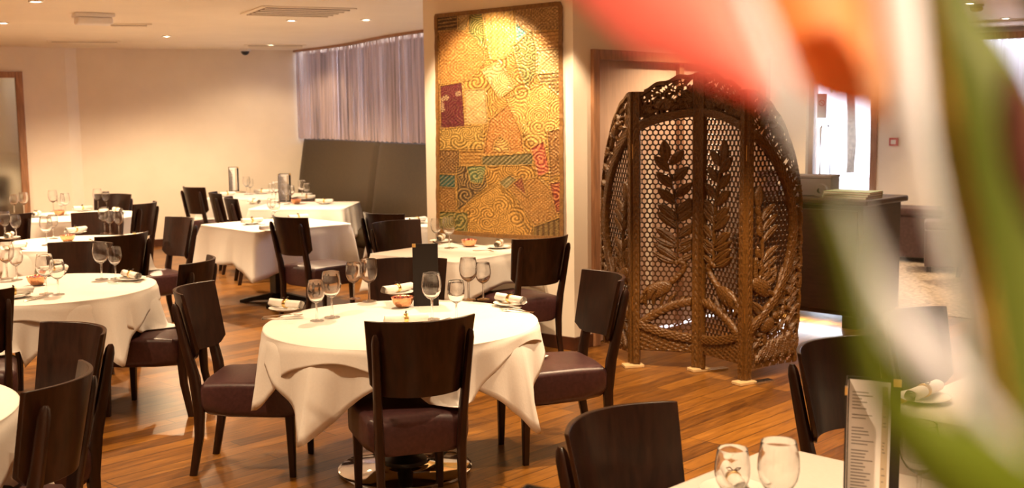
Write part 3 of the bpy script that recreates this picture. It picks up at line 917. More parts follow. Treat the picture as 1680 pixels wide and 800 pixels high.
put(pl, (H3.x + .125, H3.y + .03, 0), .5, 'grey metal plate beside the right block under the screen', 'metal plates under the screen', 'plate')

# ------------------------------------------------------------------ patchwork wall hanging
def hanging():
    T0, T1, Z0, Z1 = .10, 1.345, .835, 2.555
    nx, nz = 250, 350
    u = np.linspace(0, 1, nx); v = np.linspace(0, 1, nz); U, V = np.meshgrid(u, v)
    PX = 32 + U * 352; PY = 55 + V * 716
    g = (.52, .29, .08)
    pats = [((0, 0, 440, 0, 440, 800, 0, 800), g, 1),
            ((35, 108, 100, 105, 145, 135, 175, 180, 172, 215, 130, 270, 38, 278), (.60, .30, .09), 2), ((30, 50, 97, 50, 97, 106, 30, 106), (.10, .05, .03), 3),
            ((97, 50, 135, 50, 122, 112, 97, 108), (.55, .42, .20), 0), ((132, 50, 170, 50, 178, 172, 128, 118), (.20, .25, .08), 1), ((168, 50, 264, 50, 262, 182, 232, 207, 190, 207), (.70, .45, .14), 4),
            ((262, 50, 385, 50, 385, 132, 300, 130, 262, 98), (.48, .30, .14), 2), ((264, 98, 302, 142, 265, 162), (.08, .34, .42), 0),
            ((302, 130, 318, 130, 318, 260, 290, 305, 270, 250, 255, 172), (.24, .24, .08), 1), ((310, 133, 385, 133, 385, 190, 318, 190), (.62, .34, .12), 3),
            ((318, 190, 385, 190, 385, 262, 318, 262), (.64, .47, .24), 0), ((318, 262, 385, 262, 385, 330, 345, 337), (.22, .15, .06), 3),
            ((165, 240, 215, 212, 258, 300, 215, 332), (.75, .60, .33), 1), ((235, 332, 340, 290, 388, 345, 388, 480, 300, 480, 262, 400), (.70, .46, .17), 1),
            ((40, 285, 108, 275, 116, 420, 40, 427), (.15, .025, .05), 5), ((115, 300, 176, 300, 182, 412, 115, 412), (.66, .47, .24), 0),
            ((40, 427, 170, 415, 165, 490, 40, 497), (.52, .36, .12), 1), ((185, 400, 240, 350, 275, 440, 282, 502, 165, 512), (.56, .25, .08), 2), ((195, 500, 200, 470, 218, 452, 238, 470, 242, 500), (.66, .42, .18), 1),
            ((98, 500, 165, 500, 165, 542, 98, 547), (.50, .27, .09), 3), ((30, 497, 98, 497, 98, 577, 30, 577), (.22, .11, .05), 2), ((163, 515, 306, 504, 306, 542, 163, 547), (.13, .12, .06), 0),
            ((300, 490, 337, 468, 352, 562, 320, 582), (.66, .14, .13), 1), ((345, 440, 390, 430, 390, 562, 352, 592), (.34, .16, .06), 2),
            ((88, 550, 175, 545, 178, 612, 90, 702), (.15, .11, .08), 1), ((118, 548, 177, 545, 165, 605, 130, 602), (.18, .32, .20), 1), ((30, 580, 86, 578, 86, 622, 30, 622), (.03, .13, .14), 0),
            ((30, 622, 86, 622, 88, 705, 30, 705), (.42, .22, .08), 2), ((100, 692, 210, 600, 305, 780, 110, 780), (.68, .40, .12), 1), ((228, 602, 320, 580, 372, 642, 372, 737, 310, 737), (.54, .28, .09), 2),
            ((210, 598, 240, 575, 265, 590, 230, 620), (.26, .24, .13), 0), ((350, 600, 392, 590, 392, 692, 368, 692), (.46, .07, .06), 1), ((248, 602, 276, 578, 288, 642), (.34, .07, .06), 2),
            ((30, 705, 122, 700, 122, 780, 30, 780), (.24, .28, .13), 1), ((306, 737, 392, 700, 392, 780, 306, 780), (.34, .24, .10), 6)]
    C = np.zeros((nz, nx, 3)); Hh = np.zeros((nz, nx)); ST = np.zeros((nz, nx), int); edge = np.zeros((nz, nx))
    dist = np.full((nz, nx), 99.)
    for pts, col, sty in pats:
        P = np.array(pts, float).reshape(-1, 2); ins = np.zeros((nz, nx), bool); D = np.full((nz, nx), 999.)
        for a, b in zip(P, np.roll(P, -1, 0)):
            c = (a[1] > PY) != (b[1] > PY)
            ins ^= c & (PX < (b[0] - a[0]) * (PY - a[1]) / (b[1] - a[1] + 1e-9) + a[0])
            d = b - a; t = np.clip(((PX - a[0]) * d[0] + (PY - a[1]) * d[1]) / (d @ d + 1e-9), 0, 1); D = np.minimum(D, np.hypot(PX - a[0] - t * d[0], PY - a[1] - t * d[1]))
        C[ins] = col; ST[ins] = sty; dist = np.where(ins, D, np.minimum(dist, D))
    cen = rng.uniform((20, 40), (400, 790), (150, 2)); best = np.full((nz, nx), 1e9); FQ = np.ones((nz, nx)); TH = np.zeros((nz, nx))
    for k_, (cx, cy) in enumerate(cen):
        d = np.hypot(PX - cx, PY - cy); q = d < best; best = np.where(q, d, best); TH = np.where(q, np.arctan2(PY - cy, PX - cx) * (1, 1, -1, 2, 0, 4)[k_ % 6] + k_, TH); FQ = np.where(q, .55 + .13 * (k_ % 5), FQ)
    spi = np.sin(best * FQ + TH * 1.0 + .6 * np.sin(PX * .21) * np.sin(PY * .19)); dots = np.sin(PX * .55) * np.sin(PY * .55); st3 = np.sin(PY * .55 + PX * .03); st4 = np.sin((PX + PY) * .45)
    gold = np.array((.80, .56, .24)); cream = np.array((.78, .66, .48)); dark = np.array((.12, .055, .02))
    def mixc(mask, c, a):
        C[mask] = C[mask] * (1 - a) + c * a
    mixc((ST == 1) & (spi > .45), gold, .45); mixc((ST == 1) & (spi < -.6), dark, .5); mixc((ST == 2) & (spi > .7), gold, .45); mixc((ST == 2) & (dots > .6), cream, .4); mixc((ST == 2) & (spi < -.6), dark, .35)
    mixc((ST == 0) & (st4 > .3), cream, .4); mixc((ST == 3) & (st3 > .3), gold, .45); mixc((ST == 3) & (st3 < -.8), dark, .4)
    mixc((ST == 4) & (np.sin((PX - 190) * .35) > .55), dark, .35); mixc((ST == 4) & (np.sin((PX + PY * .8) * .55) > .4), cream, .45)
    fl = (best < 9) & (np.sin(TH * 5) > -.2); mixc((ST == 5) & fl, cream, .8); mixc((ST == 5) & (spi > .86), np.array((.30, .16, .10)), .8)
    mixc((ST == 6) & (np.sin(PX * .42) > .2), dark, .75)
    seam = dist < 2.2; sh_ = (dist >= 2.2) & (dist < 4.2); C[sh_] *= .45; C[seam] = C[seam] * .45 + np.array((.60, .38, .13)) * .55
    for sc_, am in ((.9, .16), (.33, .13), (.12, .12)):           # worn brocade: uneven dye and thread
        C *= (1 + am * np.sin(PX * sc_ + 3 * np.sin(PY * sc_ * .7)) * np.sin(PY * sc_ * 1.1 + 2 * np.sin(PX * sc_ * .8)))[..., None]
    C *= (1 + .34 * spi * (ST == 1) + .22 * dots * ((ST == 2) | (ST == 0)))[..., None]
    gr = rng.normal(0, .15, (nz, nx)); C *= (1 + gr)[..., None]; C = C * .66; C[..., 1] *= .91; C[..., 2] *= .68
    brd = np.minimum(np.minimum(U, 1 - U) * 1.245, np.minimum(V, 1 - V) * 1.72)
    Hh = .0013 * spi + .0016 * dots + .003 * (seam) + .002 * rng.normal(0, 1, (nz, nx)) * .5
    C = np.clip(C, .004, .9)
    sag = .010 + .012 * np.sin(U * 5.2 + 1) * V + .010 * V ** 3 + .02 * np.clip(.06 - U, 0, 1) * 10 * V ** 4 * .5
    n = Vector((-PD.y, PD.x)); n = -n if n.y > 0 else n
    t = T1 + (T0 - T1) * U; off = sag + Hh
    BX = CORNER.x + PD.x * t + n.x * off; BY = CORNER.y + PD.y * t + n.y * off
    BZ = Z1 + (Z0 - Z1) * V + .012 * (U - .5) * (V < 2) + (-.012 * np.sin(U * PI) * V)
    FR = np.stack([BX, BY, BZ], -1).reshape(-1, 3)
    BK = np.stack([BX - n.x * .006, BY - n.y * .006, BZ], -1).reshape(-1, 3)
    I = np.arange(nx * nz).reshape(nz, nx); a, b_, c, d = I[:-1, :-1].ravel(), I[:-1, 1:].ravel(), I[1:, 1:].ravel(), I[1:, :-1].ravel(); M_ = nx * nz
    F = [np.stack([d, c, b_, a], 1), np.stack([a, b_, c, d], 1) + M_]
    for e in (I[0], I[-1][::-1], I[:, 0][::-1], I[:, -1]): F.append(np.stack([e[:-1], e[1:], e[1:] + M_, e[:-1] + M_], 1))
    col = np.concatenate([C.reshape(-1, 3), np.full((M_, 3), .2)]); col = np.concatenate([col, np.ones((2 * M_, 1))], 1)
    m = mat('brocade', (.5, .3, .1), .42, .25, spec=.6); bs = m.node_tree.nodes['Principled BSDF']
    at_ = N(m, 'ShaderNodeAttribute', attribute_name='dye'); L(m, at_.outputs['Color'], bs.inputs['Base Color'])
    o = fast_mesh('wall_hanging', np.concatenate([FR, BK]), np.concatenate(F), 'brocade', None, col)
    tag(o, 'tall gold embroidered patchwork hanging on the cream pillar wall', 'wall hanging')
    noise_var(mat('brown_binding', (.20, .095, .025), .5), 60, .3)
    # binding round the edge
    G = np.stack([BX + n.x * .004, BY + n.y * .004, BZ], -1)
    loop = [G[0, i] for i in range(0, nx, 6)] + [G[j, -1] for j in range(6, nz, 6)] + [G[-1, i] for i in range(nx - 1, 0, -6)] + [G[j, 0] for j in range(nz - 1, 0, -6)]
    rings = []
    for i, p in enumerate(loop):
        q = Vector(loop[(i + 1) % len(loop)]) - Vector(loop[i - 1]); q.normalize(); nn = Vector((n.x, n.y, 0)); w_ = q.cross(nn).normalized(); p = Vector(p)
        rings.append([p + w_ * .016 + nn * .004, p + w_ * .016 - nn * .008, p - w_ * .016 - nn * .008, p - w_ * .016 + nn * .004])
    rings.append(rings[0])
    MB().loft(rings, cap=False).build('edge_binding', 'brown_binding', o)


hanging()


# ------------------------------------------------------------------ chairs
def make_chair():
    t = empty('dining_chair')
    # curved plywood back
    pb = MB(); nx = 17; rings = []
    for i in range(nx):
        u = -1 + 2 * i / (nx - 1); rows_f, rows_b = [], []
        zb = .585 + .05 * max(0, (abs(u) - .72) / .28) ** 2
        for k in range(7):
            f = k / 6; z = zb + (.92 - zb) * f
            hw = .213 + .027 * f; y = -.225 - .07 * (z - .56) / .36 - .108 * (1 - u * u)
            rows_f.append((u * hw, y + .009, z)); rows_b.append((u * hw, y - .009, z))
        rings.append(rows_f + rows_b[::-1])
    pb.loft(rings).build('backrest', 'wenge', t, smooth='auto', bevel=.003)
    # seat
    sb = MB(); rings = []
    def prof(hw, z0, z1, rb, rt, crown):
        pts = []
        for cx, cz, r, a0 in ((hw - rb, z0 + rb, rb, -PI / 2), (hw - rt, z1 - rt, rt, 0)):
            for q in range(6): a = a0 + PI / 2 * q / 5; pts.append((cx + r * math.cos(a), cz + r * math.sin(a)))
        pts.append((hw * .45, z1 + crown)); pts.append((-hw * .45, z1 + crown))
        for cx, cz, r, a0 in ((-hw + rt, z1 - rt, rt, PI / 2), (-hw + rb, z0 + rb, rb, PI)):
            for q in range(6): a = a0 + PI / 2 * q / 5; pts.append((cx + r * math.cos(a), cz + r * math.sin(a)))
        return pts
    for y, sh, dz, rb in ((-.245, .04, .045, .075), (-.238, .018, .02, .085), (-.215, .0, .004, .09), (-.10, 0, 0, .05), (.10, 0, 0, .04), (.205, 0, .003, .04), (.232, .012, .014, .04), (.242, .035, .035, .04)):
        hw = .225 + .012 * (y + .24) / .48 - sh
        rings.append([(x, y, z) for x, z in prof(hw, .300 + dz * .5, .480 - dz, rb, .028, .012)])
    sb.loft(rings).build('seat', 'leather', t, smooth='auto')
    for s in (-1, 1):
        # rear leg that runs up behind the back
        pts = [(s * .182, -.300, 0), (s * .180, -.262, .20), (s * .181, -.256, .34), (s * .187, -.272, .50), (s * .196, -.312, .68), (s * .204, -.342, .83), (s * .2045, -.346, .855), (s * .205, -.349, .868)]
        hw = [.014, .017, .019, .018, .016, .015, .012, .006]; hd = [.018, .022, .026, .027, .022, .019, .015, .008]
        rg = [[(p[0] + a * w_, p[1] + b_ * d_ , p[2]) for a, b_ in ((-1, -.6), (-.6, -1), (.6, -1), (1, -.6), (1, .6), (.6, 1), (-.6, 1), (-1, .6))] for p, w_, d_ in zip(pts, hw, hd)]
        MB().loft(rg).build('leg', 'wenge', t, smooth='auto')
        pts = [(s * .196, .205, 0), (s * .194, .200, .31)]; hw = [.0145, .022]
        rg = [[(p[0] + a * w_, p[1] + b_ * w_, p[2]) for a, b_ in ((-1, -.7), (-.7, -1), (.7, -1), (1, -.7), (1, .7), (.7, 1), (-.7, 1), (-1, .7))] for p, w_ in zip(pts, hw)]
        MB().loft(rg).build('leg', 'wenge', t, smooth='auto')
    return t


CH0 = make_chair()
CH0['category'] = 'chair'
CHAIRS = [
    (-.39, 4.695, 18, 'dark wooden dining chair in the centre foreground, back turned, before the round table'),
    (-1.59, 5.63, -93, 'dark dining chair with purple-brown seat left of the centre round table'),
    (.47, 5.90, 109, 'dining chair with lit purple-brown seat right of the centre round table, before the carved screen'),
    (-.625, 6.63, 184, 'dining chair behind the centre round table, mostly hidden behind the standing black menu'),
    (.20, 7.76, 35, 'dark dining chair standing below the lower right corner of the wall hanging'),
    (-1.125, 9.85, -36, 'dark dining chair with bowed back in front of the curved bench, rear of two'),
    (-.93, 9.03, 223, 'dining chair left of the small table under the wall hanging, its front lit'),
    (-1.90, 9.62, -42, 'dark dining chair in front of the square table before the curved bench'),
    (-3.33, 12.8, -70, 'dark chair between the rear tables, the left one of two side by side'),
    (-2.95, 11.98, -70, 'dark chair between the rear tables, the right one of two, nearest the square table'),
    (-3.92, 13.92, -43, 'farthest dark dining chair against the bare far wall, left of the bench tables'),
    (-1.91, 6.745, 86, 'dark dining chair right of the left front round table, its seat under the cloth'),
    (-2.835, 9.57, 132, 'dining chair with brown lit back beyond the right side of the middle left table'),
    (-3.72, 11.4, 84, 'dark dining chair with a small bright glint, right of the rear left table'),
    (-4.50, 12.72, 165, 'dark dining chair behind the rear left table, against the far wall'),
    (-3.765, 10.22, 180, 'dark dining chair between the middle and rear left tables, behind a rolled napkin'),
    (-2.885, 8.31, 58, 'dark dining chair with bowed top, back turned, between the left front and middle tables'),
    (-2.98, 7.74, 172, 'brown-faced dining chair behind the left front round table'),
    (-4.62, 10.22, 30, 'dark dining chair cut by the left edge below the framed mirror'),
    (-2.76, 5.60, 25, 'dark dining chair cut by the left edge, before the left front round table'),
    (-1.81, 4.56, 140, 'brown-faced dining chair at lower left facing the corner table, behind the nearest chair'),
    (-1.535, 3.70, 90, 'nearest dark dining chair at lower left with curved glossy back'),
    (.305, 3.095, 225, 'brown dining chair at bottom right centre facing the foreground table with the glasses'),
    (1.185, 4.05, 220, 'dark dining chair behind the open foreground menu'),
    (1.69, 4.66, 222, 'blurred dining chair at right behind the flower'),
]
for x, y, rz, lab in CHAIRS:
    a = math.radians(rz); fx, fy = -math.sin(a), math.cos(a)
    # the listed point is the middle of the top of the back
    put(CH0, (x + fx * .30, y + fy * .30, 0), a, lab, 'dining chairs of the restaurant', 'chair')


# ------------------------------------------------------------------ tables and cloths
def redge(ph, R, p):
    return R * (abs(math.cos(ph)) ** p + abs(math.sin(ph)) ** p) ** (-1 / p)


def rest_on_seats(rings, x, y, rz):
    """where a hem would reach into the seat of a chair it lies on the seat instead"""
    c, s_ = math.cos(rz), math.sin(rz)
    seats = [(cx - math.sin(math.radians(r)) * .30, cy + math.cos(math.radians(r)) * .30, math.radians(r)) for cx, cy, r, _ in CHAIRS if abs(cx - x) < 2 and abs(cy - y) < 2]
    for row in rings:
        for i, (px, py, pz) in enumerate(row):
            if pz > .51: continue
            wx, wy = x + px * c - py * s_, y + px * s_ + py * c
            for sx, sy, r in seats:
                dx, dy = wx - sx, wy - sy; lx = dx * math.cos(r) + dy * math.sin(r); ly = -dx * math.sin(r) + dy * math.cos(r)
                if abs(lx) < .262 and abs(ly) < .285: row[i] = (px, py, .503 + (pz - .4) * .03)


def cloth(name, x, y, rz, R, p, a, rot, z, seed, label, fold=1.0):
    rr = random.Random(seed); n = 240; mb = MB(); rings = []
    ph0 = [rr.uniform(0, 6.28) for _ in range(6)]
    top = [0.0, .35, .7, .9, .965, .99]
    drop = [0.0, .03, .08, .15, .25, .37, .5, .63, .76, .88, 1.0]
    for f in top:
        rings.append([(max(f, .002) * redge(q, R, p) * math.cos(q), max(f, .002) * redge(q, R, p) * math.sin(q), z + .0006 * math.sin(9 * q + 4 * f) * f) for q in (2 * PI * i / n for i in range(n))])
    for s in drop:
        row = []
        for i in range(n):
            q = 2 * PI * i / n; re = redge(q, R, p)
            lq = q - rot; c, sn = abs(math.cos(lq)), abs(math.sin(lq)); m_ = (c ** 40 + sn ** 40) ** (1 / 40)
            hem = a / m_ * (1 + .018 * math.sin(2 * q + ph0[0]) + .012 * math.sin(5 * q + ph0[1])); d = max(.022, hem - re)
            l = s * d; k4 = math.cos(4 * (lq - PI / 4))          # +1 at the corners
            tri = lambda v: 2 / PI * math.asin(.985 * math.sin(v))
            dq = abs(((lq + PI / 4) % (PI / 2)) - PI / 4); dq = abs(PI / 4 - dq)       # angle to the nearest corner
            fo = .17 * math.exp(-dq / .11) - .05 + .085 * tri(7 * q + ph0[2] + 1.5 * math.sin(2 * q + ph0[3])) + .04 * tri(15 * q + ph0[4] + s)
            fo += -.13 * math.exp(-((dq - .22) / .09) ** 2)
            out = .012 * min(1, s * 5) + l * (.16 + fold * fo) if l > 0 else 0
            b_ = .014                                             # rounded over the edge
            zz = z - (l if l > b_ else l * l / (2 * b_) + l * .5 * (l / b_))
            w_ = math.sqrt(max(.2, 1 - min(.6, .16 + fold * fo) ** 2)) if l > b_ else 1
            row.append(((re + max(out, .004)) * math.cos(q), (re + max(out, .004)) * math.sin(q), z - (z - zz) * w_ + .004 * s * math.sin(13 * q + ph0[5])))
        rings.append(row)
    rest_on_seats(rings, x, y, rz)
    mb.loft(rings, cap=False); mb.f.append(tuple(range(n))); mb.mi.append(0)
    o = mb.build(name, 'linen', smooth=True, loc=(x, y, 0), rz=rz)
    md = o.modifiers.new('thick', 'SOLIDIFY'); md.thickness = .0014; md.offset = 1 if False else -1
    return tag(o, label, 'tablecloth')


def table(x, y, rz, R, p, base, label):
    t = empty('dining_table', (x, y, 0), rz); tag(t, label, 'table')
    poly = [(redge(q, R - .004, p) * math.cos(q), redge(q, R - .004, p) * math.sin(q)) for q in (2 * PI * i / 72 for i in range(72))]
    MB().prism(poly, .718, .7455).build('tabletop', 'wenge', t, bevel=.004)
    if base == 'disc':
        MB().lathe([(.33, 0), (.335, .006), (.335, .018), (.32, .024), (.16, .034), (.13, .040), (.12, .045)], 56).build('base', 'chrome', t, smooth='auto')
        MB().lathe([(.115, .04), (.11, .06), (.05, .09), (.045, .12), (.045, .70), (.16, .718)], 32).build('column', 'black_metal', t, smooth='auto')
    else:
        for k in range(4):
            a = k * PI / 2 + PI / 4; c, s = math.cos(a), math.sin(a)
            rg = []
            for r, z0, z1, w_ in ((.03, .03, .10, .035), (.2, .02, .06, .03), (.33, 0, .035, .028), (.37, 0, .022, .02)):
                rg.append([(r * c - w_ * s, r * s + w_ * c, z0), (r * c + w_ * s, r * s - w_ * c, z0), (r * c + w_ * s, r * s - w_ * c, z1), (r * c - w_ * s, r * s + w_ * c, z1)])
            MB().loft(rg).build('foot', 'black_metal', t, smooth='auto')
        MB().box(-.055, .055, -.055, .055, .03, .70).box(-.2, .2, -.2, .2, .70, .718).build('column', 'black_metal', t, bevel=.004)
    return t


TB = [  # key, x, y, rz, R, power, base, (top cloth a, rot), (under cloth a, rot) or None, phrase
    ('main', -.55, 5.50, 0, .665, 2.0, 'disc', (.735, math.radians(69)), (.80, math.radians(15)), 'centre round table'),
    ('t1', -2.84, 6.77, 0, .64, 2.0, 'disc', (.74, math.radians(8)), (.79, math.radians(-42)), 'left front table'),
    ('t2', -.45, 8.36, math.radians(141), .43, 30, 'cross', (.66, 0), None, 'table under the wall hanging'),
    ('t3', -2.25, 10.70, math.radians(-48), .52, 24, 'cross', (.86, 0), None, 'square table before the bench'),
    ('t4', -2.36, 12.92, math.radians(-4), .53, 14, 'cross', (.88, 0), None, 'rear table against the bench'),
    ('t6', -3.28, 14.55, math.radians(-10), .56, 14, 'cross', (.88, 0), None, 'farthest table by the wall'),
    ('t5', -.80, 10.70, math.radians(-20), .42, 10, 'cross', (.64, 0), None, 'half hidden table by the pillar'),
    ('t7', -3.65, 9.28, 0, .58, 2.0, 'disc', (.70, .3), (.76, 1.05), 'middle left table'),
    ('t8', -4.62, 11.88, 0, .68, 2.0, 'disc', (.82, .6), None, 'rear left table'),
    ('t9', -2.42, 3.77, 0, .66, 2.0, 'disc', (.74, .42), (.82, 1.2), 'corner table at bottom left'),
    ('t10', .80, 2.71, math.radians(-45), .45, 30, 'cross', (.70, 0), None, 'foreground table at bottom right'),
    ('t11', 1.90, 3.74, math.radians(-45), .45, 12, 'cross', (.68, 0), None, 'table behind the flower'),
    ('t12', .02, 1.86, math.radians(-45), .40, 12, 'cross', (.60, 0), None, 'table below the bottom edge'),
]
ZT = .7545
for i, (k, x, y, rz, R, p, base, tc, uc, ph) in enumerate(TB):
    table(x, y, rz, R, p, base, ('round' if p < 3 else 'square') + ' pedestal table under white linen, the ' + ph)
    if uc:
        cloth('tablecloth', x, y, rz, R, p, uc[0], uc[1], .7475, 40 + i, 'white under cloth hanging lower beneath the top cloth of the ' + ph)
        cloth('tablecloth', x, y, rz, R + .005, p, tc[0], tc[1], .7515, 70 + i, 'white top cloth spread over the ' + ph)
    else:
        cloth('tablecloth', x, y, rz, R + .004, p, tc[0], tc[1], .7510, 40 + i, 'white linen cloth draped over the ' + ph, .8)


# ------------------------------------------------------------------ tableware
def make_glass(k, name):
    t = empty(name)
    o = [(.0055, .100), (.010, .1035), (.022, .110), (.035, .122), (.0455, .142), (.0500, .166), (.0490, .190), (.0455, .214), (.0420, .233), (.0414, .235)]
    inn = [(.0408, .2345), (.0406, .233), (.0438, .214), (.0474, .190), (.0484, .166), (.0438, .1435), (.0333, .1245), (.020, .1135), (.0015, .1095)]
    MB().lathe([(r * k, z * k) for r, z in [(.0015, .0995)] + o + inn], 32).build('bowl', 'crystal', t, smooth='auto')
    MB().lathe([(r * k, z * k) for r, z in ((.0075, .010), (.0062, .03), (.0056, .06), (.0060, .085), (.0068, .0998))], 12).build('stem', 'crystal_stem', t, smooth='auto')
    MB().lathe([(r * k, z * k) for r, z in ((.039, .0), (.0405, .0020), (.039, .0042), (.024, .0056), (.012, .0080), (.0076, .0099))], 28).build('foot', 'crystal_stem', t, smooth='auto')
    t['category'] = 'wine glass'
    return t


GB, GS = make_glass(1.0, 'wine_glass'), make_glass(.87, 'wine_glass')
PLATE = empty('side_plate')
MB().lathe([(.05, 0), (.056, .001), (.060, .005), (.088, .0125), (.0915, .0145), (.0905, .0162), (.086, .0148), (.058, .0075), (.002, .006)], 40).build('dish', 'porcelain', PLATE, smooth=True)


def make_napkin():
    t = empty('rolled_napkin'); mb = MB(); n = 22; rings = []
    for k in range(17):
        u = -1 + 2 * k / 16; f = 1 - .10 * math.exp(-(u / .15) ** 2)
        rings.append([(u * .105 + .004 * math.sin(3 * q), (.0235 * f) * math.cos(q) * (1 + .05 * math.sin(2 * q + 2 * u)), (.0205 * f) * math.sin(q) * (1 + .03 * math.sin(3 * q + u * 3))) for q in (2 * PI * j / n for j in range(n))])
    mb.loft(rings, cap=False)
    for s in (-1, 1):                                             # spiral of cloth at the two ends
        sp = []
        for j in range(36):
            a = j * .45; r = .0225 * (1 - j / 42); sp.append((r * math.cos(a), r * .87 * math.sin(a)))
        base = [(s * .104, y, z) for y, z in sp]; inn = [(s * .092, y, z) for y, z in sp]
        mb.loft([base, inn], cap=False, closed=False)
    mb.build('napkin_roll', 'napkin_linen', t, smooth=True)
    g = MB().lathe([(.0235, -.010), (.0250, -.008), (.0250, .008), (.0235, .010)], 22).build('napkin_ring', 'gold', t, smooth='auto')
    g.rotation_euler = (0, PI / 2, 0)
    bw = MB()
    for s in (-1, 1): bw.tube([(0, 0, .024), (s * .004, s * .010, .034), (s * .002, s * .022, .033), (0, s * .016, .026), (0, 0, .0245)], .0022, 6)
    bw.build('ribbon_knot', 'wenge', t, smooth=True)
    return t


NAP = make_napkin()


def make_cutlery():
    k = empty('table_knife')
    MB().loft([[(x, -w_, z0), (x, w_, z0), (x, w_ * .9, z1), (x, -w_ * .9, z1)] for x, w_, z0, z1 in ((-.105, .005, 0, .006), (-.10, .008, 0, .008), (-.03, .005, 0, .006), (0, .0045, 0, .005))]).build('handle', 'steel', k, smooth='auto')
    MB().loft([[(x, -w_, .001), (x, w_, .001), (x, w_ * .5, .0032), (x, -w_, .0032)] for x, w_ in ((-.002, .005), (.02, .009), (.08, .0095), (.098, .006), (.105, .001))]).build('blade', 'steel', k, smooth='auto')
    f = empty('table_fork')
    MB().loft([[(x, -w_, z), (x, w_, z), (x, w_ * .8, z + .004), (x, -w_ * .8, z + .004)] for x, w_, z in ((-.10, .007, 0), (-.06, .0065, .001), (0, .003, .006), (.03, .004, .008), (.045, .011, .007), (.06, .012, .004))]).build('handle', 'steel', f, smooth='auto')
    for q in range(4):
        y = -.0095 + q * .0063
        MB().loft([[(x, y - w_, z), (x, y + w_, z), (x, y + w_, z + .0025), (x, y - w_, z + .0025)] for x, w_, z in ((.059, .0022, .004), (.08, .0018, .002), (.10, .0008, .006))]).build('tine', 'steel', f)
    return k, f


KN, FO = make_cutlery()
BOWL = empty('copper_bowl')
MB().lathe([(.030, 0), (.036, .003), (.050, .020), (.058, .042), (.0605, .052), (.0625, .0535), (.0595, .0545), (.0565, .044), (.047, .021), (.032, .007), (.001, .006)], 40).build('bowl_body', 'copper', BOWL, smooth=True)
pt = MB()
for k in range(70):
    a, r = random.uniform(0, 6.28), .050 * random.random() ** .5; c = Vector((r * math.cos(a), r * math.sin(a), .040 + random.uniform(0, .014) + .008 * (1 - r / .05)))
    d = Vector((random.uniform(-1, 1), random.uniform(-1, 1), random.uniform(-.4, .6))).normalized() * .011; e = d.cross(Vector((0, 0, 1))).normalized() * .007; n_ = d.cross(e).normalized() * .0012
    pt.cur = 1 if k % 4 == 0 else 0
    pt.add([c - d, c + e, c + d, c - e, c + n_ + Vector((0, 0, .002))], [(0, 1, 4), (1, 2, 4), (2, 3, 4), (3, 0, 4), (3, 2, 1, 0)])
PET = pt.build('dried_petals', ['petals', 'pale_bract']); PET['kind'] = 'stuff'


def rest(px, py, dz=0.0):
    p = at(px, py, ZT + dz); p.z = ZT; return p


def glass(px, py, big, lab):
    put(GB if big else GS, rest(px, py), px * .37, lab, None, 'wine glass')


def ang2(a, b, z):
    d = at(*b, z) - at(*a, z); return math.atan2(d.y, d.x)


def setting(a, b, where, plate=True):
    """a rolled napkin seen from pixel a to pixel b, on its side plate"""
    zc = ZT + .0148 + .0205
    m = (at(*a, zc) + at(*b, zc)) / 2; an = ang2(a, b, zc)
    if plate: put(PLATE, (m.x, m.y, ZT), 0, 'white plate under the rolled napkin ' + where, None, 'plate')
    put(NAP, (m.x, m.y, zc if plate else ZT + .0208), an, 'rolled white napkin ' + where, None, 'napkin')
    return m, an


def cut(proto, a, b, lab):
    m = (at(*a, ZT) + at(*b, ZT)) / 2; put(proto, (m.x, m.y, ZT + .0006), ang2(a, b, ZT), lab, None, 'knife' if proto is KN else 'fork')


def bowl(px, py, ph):
    p = rest(px, py); put(BOWL, p, px * .3, 'small hammered copper bowl on the ' + ph, 'copper bowls on the tables', 'bowl')
    put(PET, p + Vector((0, 0, .0005)), px * .3, 'dried red and pale petals in the copper bowl on the ' + ph, 'dried petals in the copper bowls', 'petals')


def make_menu(page_flip=False):
    t = empty('standing_menu'); H_, W_ = .335, .135
    for k, (dx, dy) in enumerate(((1, 0), (.13, -.99))):
        n = Vector((-dy, dx)); q = [(0, 0), (dx * W_, dy * W_), (dx * W_ + n.x * .004, dy * W_ + n.y * .004), (n.x * .004, n.y * .004)]
        MB().prism(q, 0, H_).build('cover', 'menu_leather', t, bevel=.0012)
        sg = -1 if k == 0 else 1
        def B(mb, u0, u1, z0, z1, o0, o1):
            return mb.prism([(dx * u0 + n.x * o0, dy * u0 + n.y * o0), (dx * u1 + n.x * o0, dy * u1 + n.y * o0), (dx * u1 + n.x * o1, dy * u1 + n.y * o1), (dx * u0 + n.x * o1, dy * u0 + n.y * o1)], z0, z1)
        o0, o1 = (-.0016, -.0002) if k == 0 else (.0042, .0056)
        pg = B(MB(), .008, W_ - .024, .012, H_ - .008, o0, o1).build('page', 'paper', t)
        e0, e1 = (-.0021, -.0017) if k == 0 else (.0057, .0061)
        B(MB(), W_ - .046, W_ - .030, .014, H_ - .02, e0, e1).build('tan_strip', 'tan_strip', pg)
        ink = MB(); R = random.Random(9)
        for z in np.arange(.03, H_ - .035, .0085):
            if R.random() < .82: B(ink, .016, .016 + R.uniform(.02, .058), z, z + .0022, e0, e1)
            if R.random() < .45: B(ink, W_ - .043, W_ - .043 + R.uniform(.004, .010), z, z + .0022, e0 * 1.2, e1 * 1.2)
        ink.build('text_lines', 'ink', pg)['kind'] = 'stuff'
        B(MB(), W_ - .018, W_ + .0012, H_ - .018, H_ + .001, -.001, .005).build('gold_corner', 'gold', t)
    return t


MENU = make_menu()


def menu(x, y, deg, lab, z=ZT):
    put(MENU, (x, y, z), math.radians(deg), lab, None, 'menu')


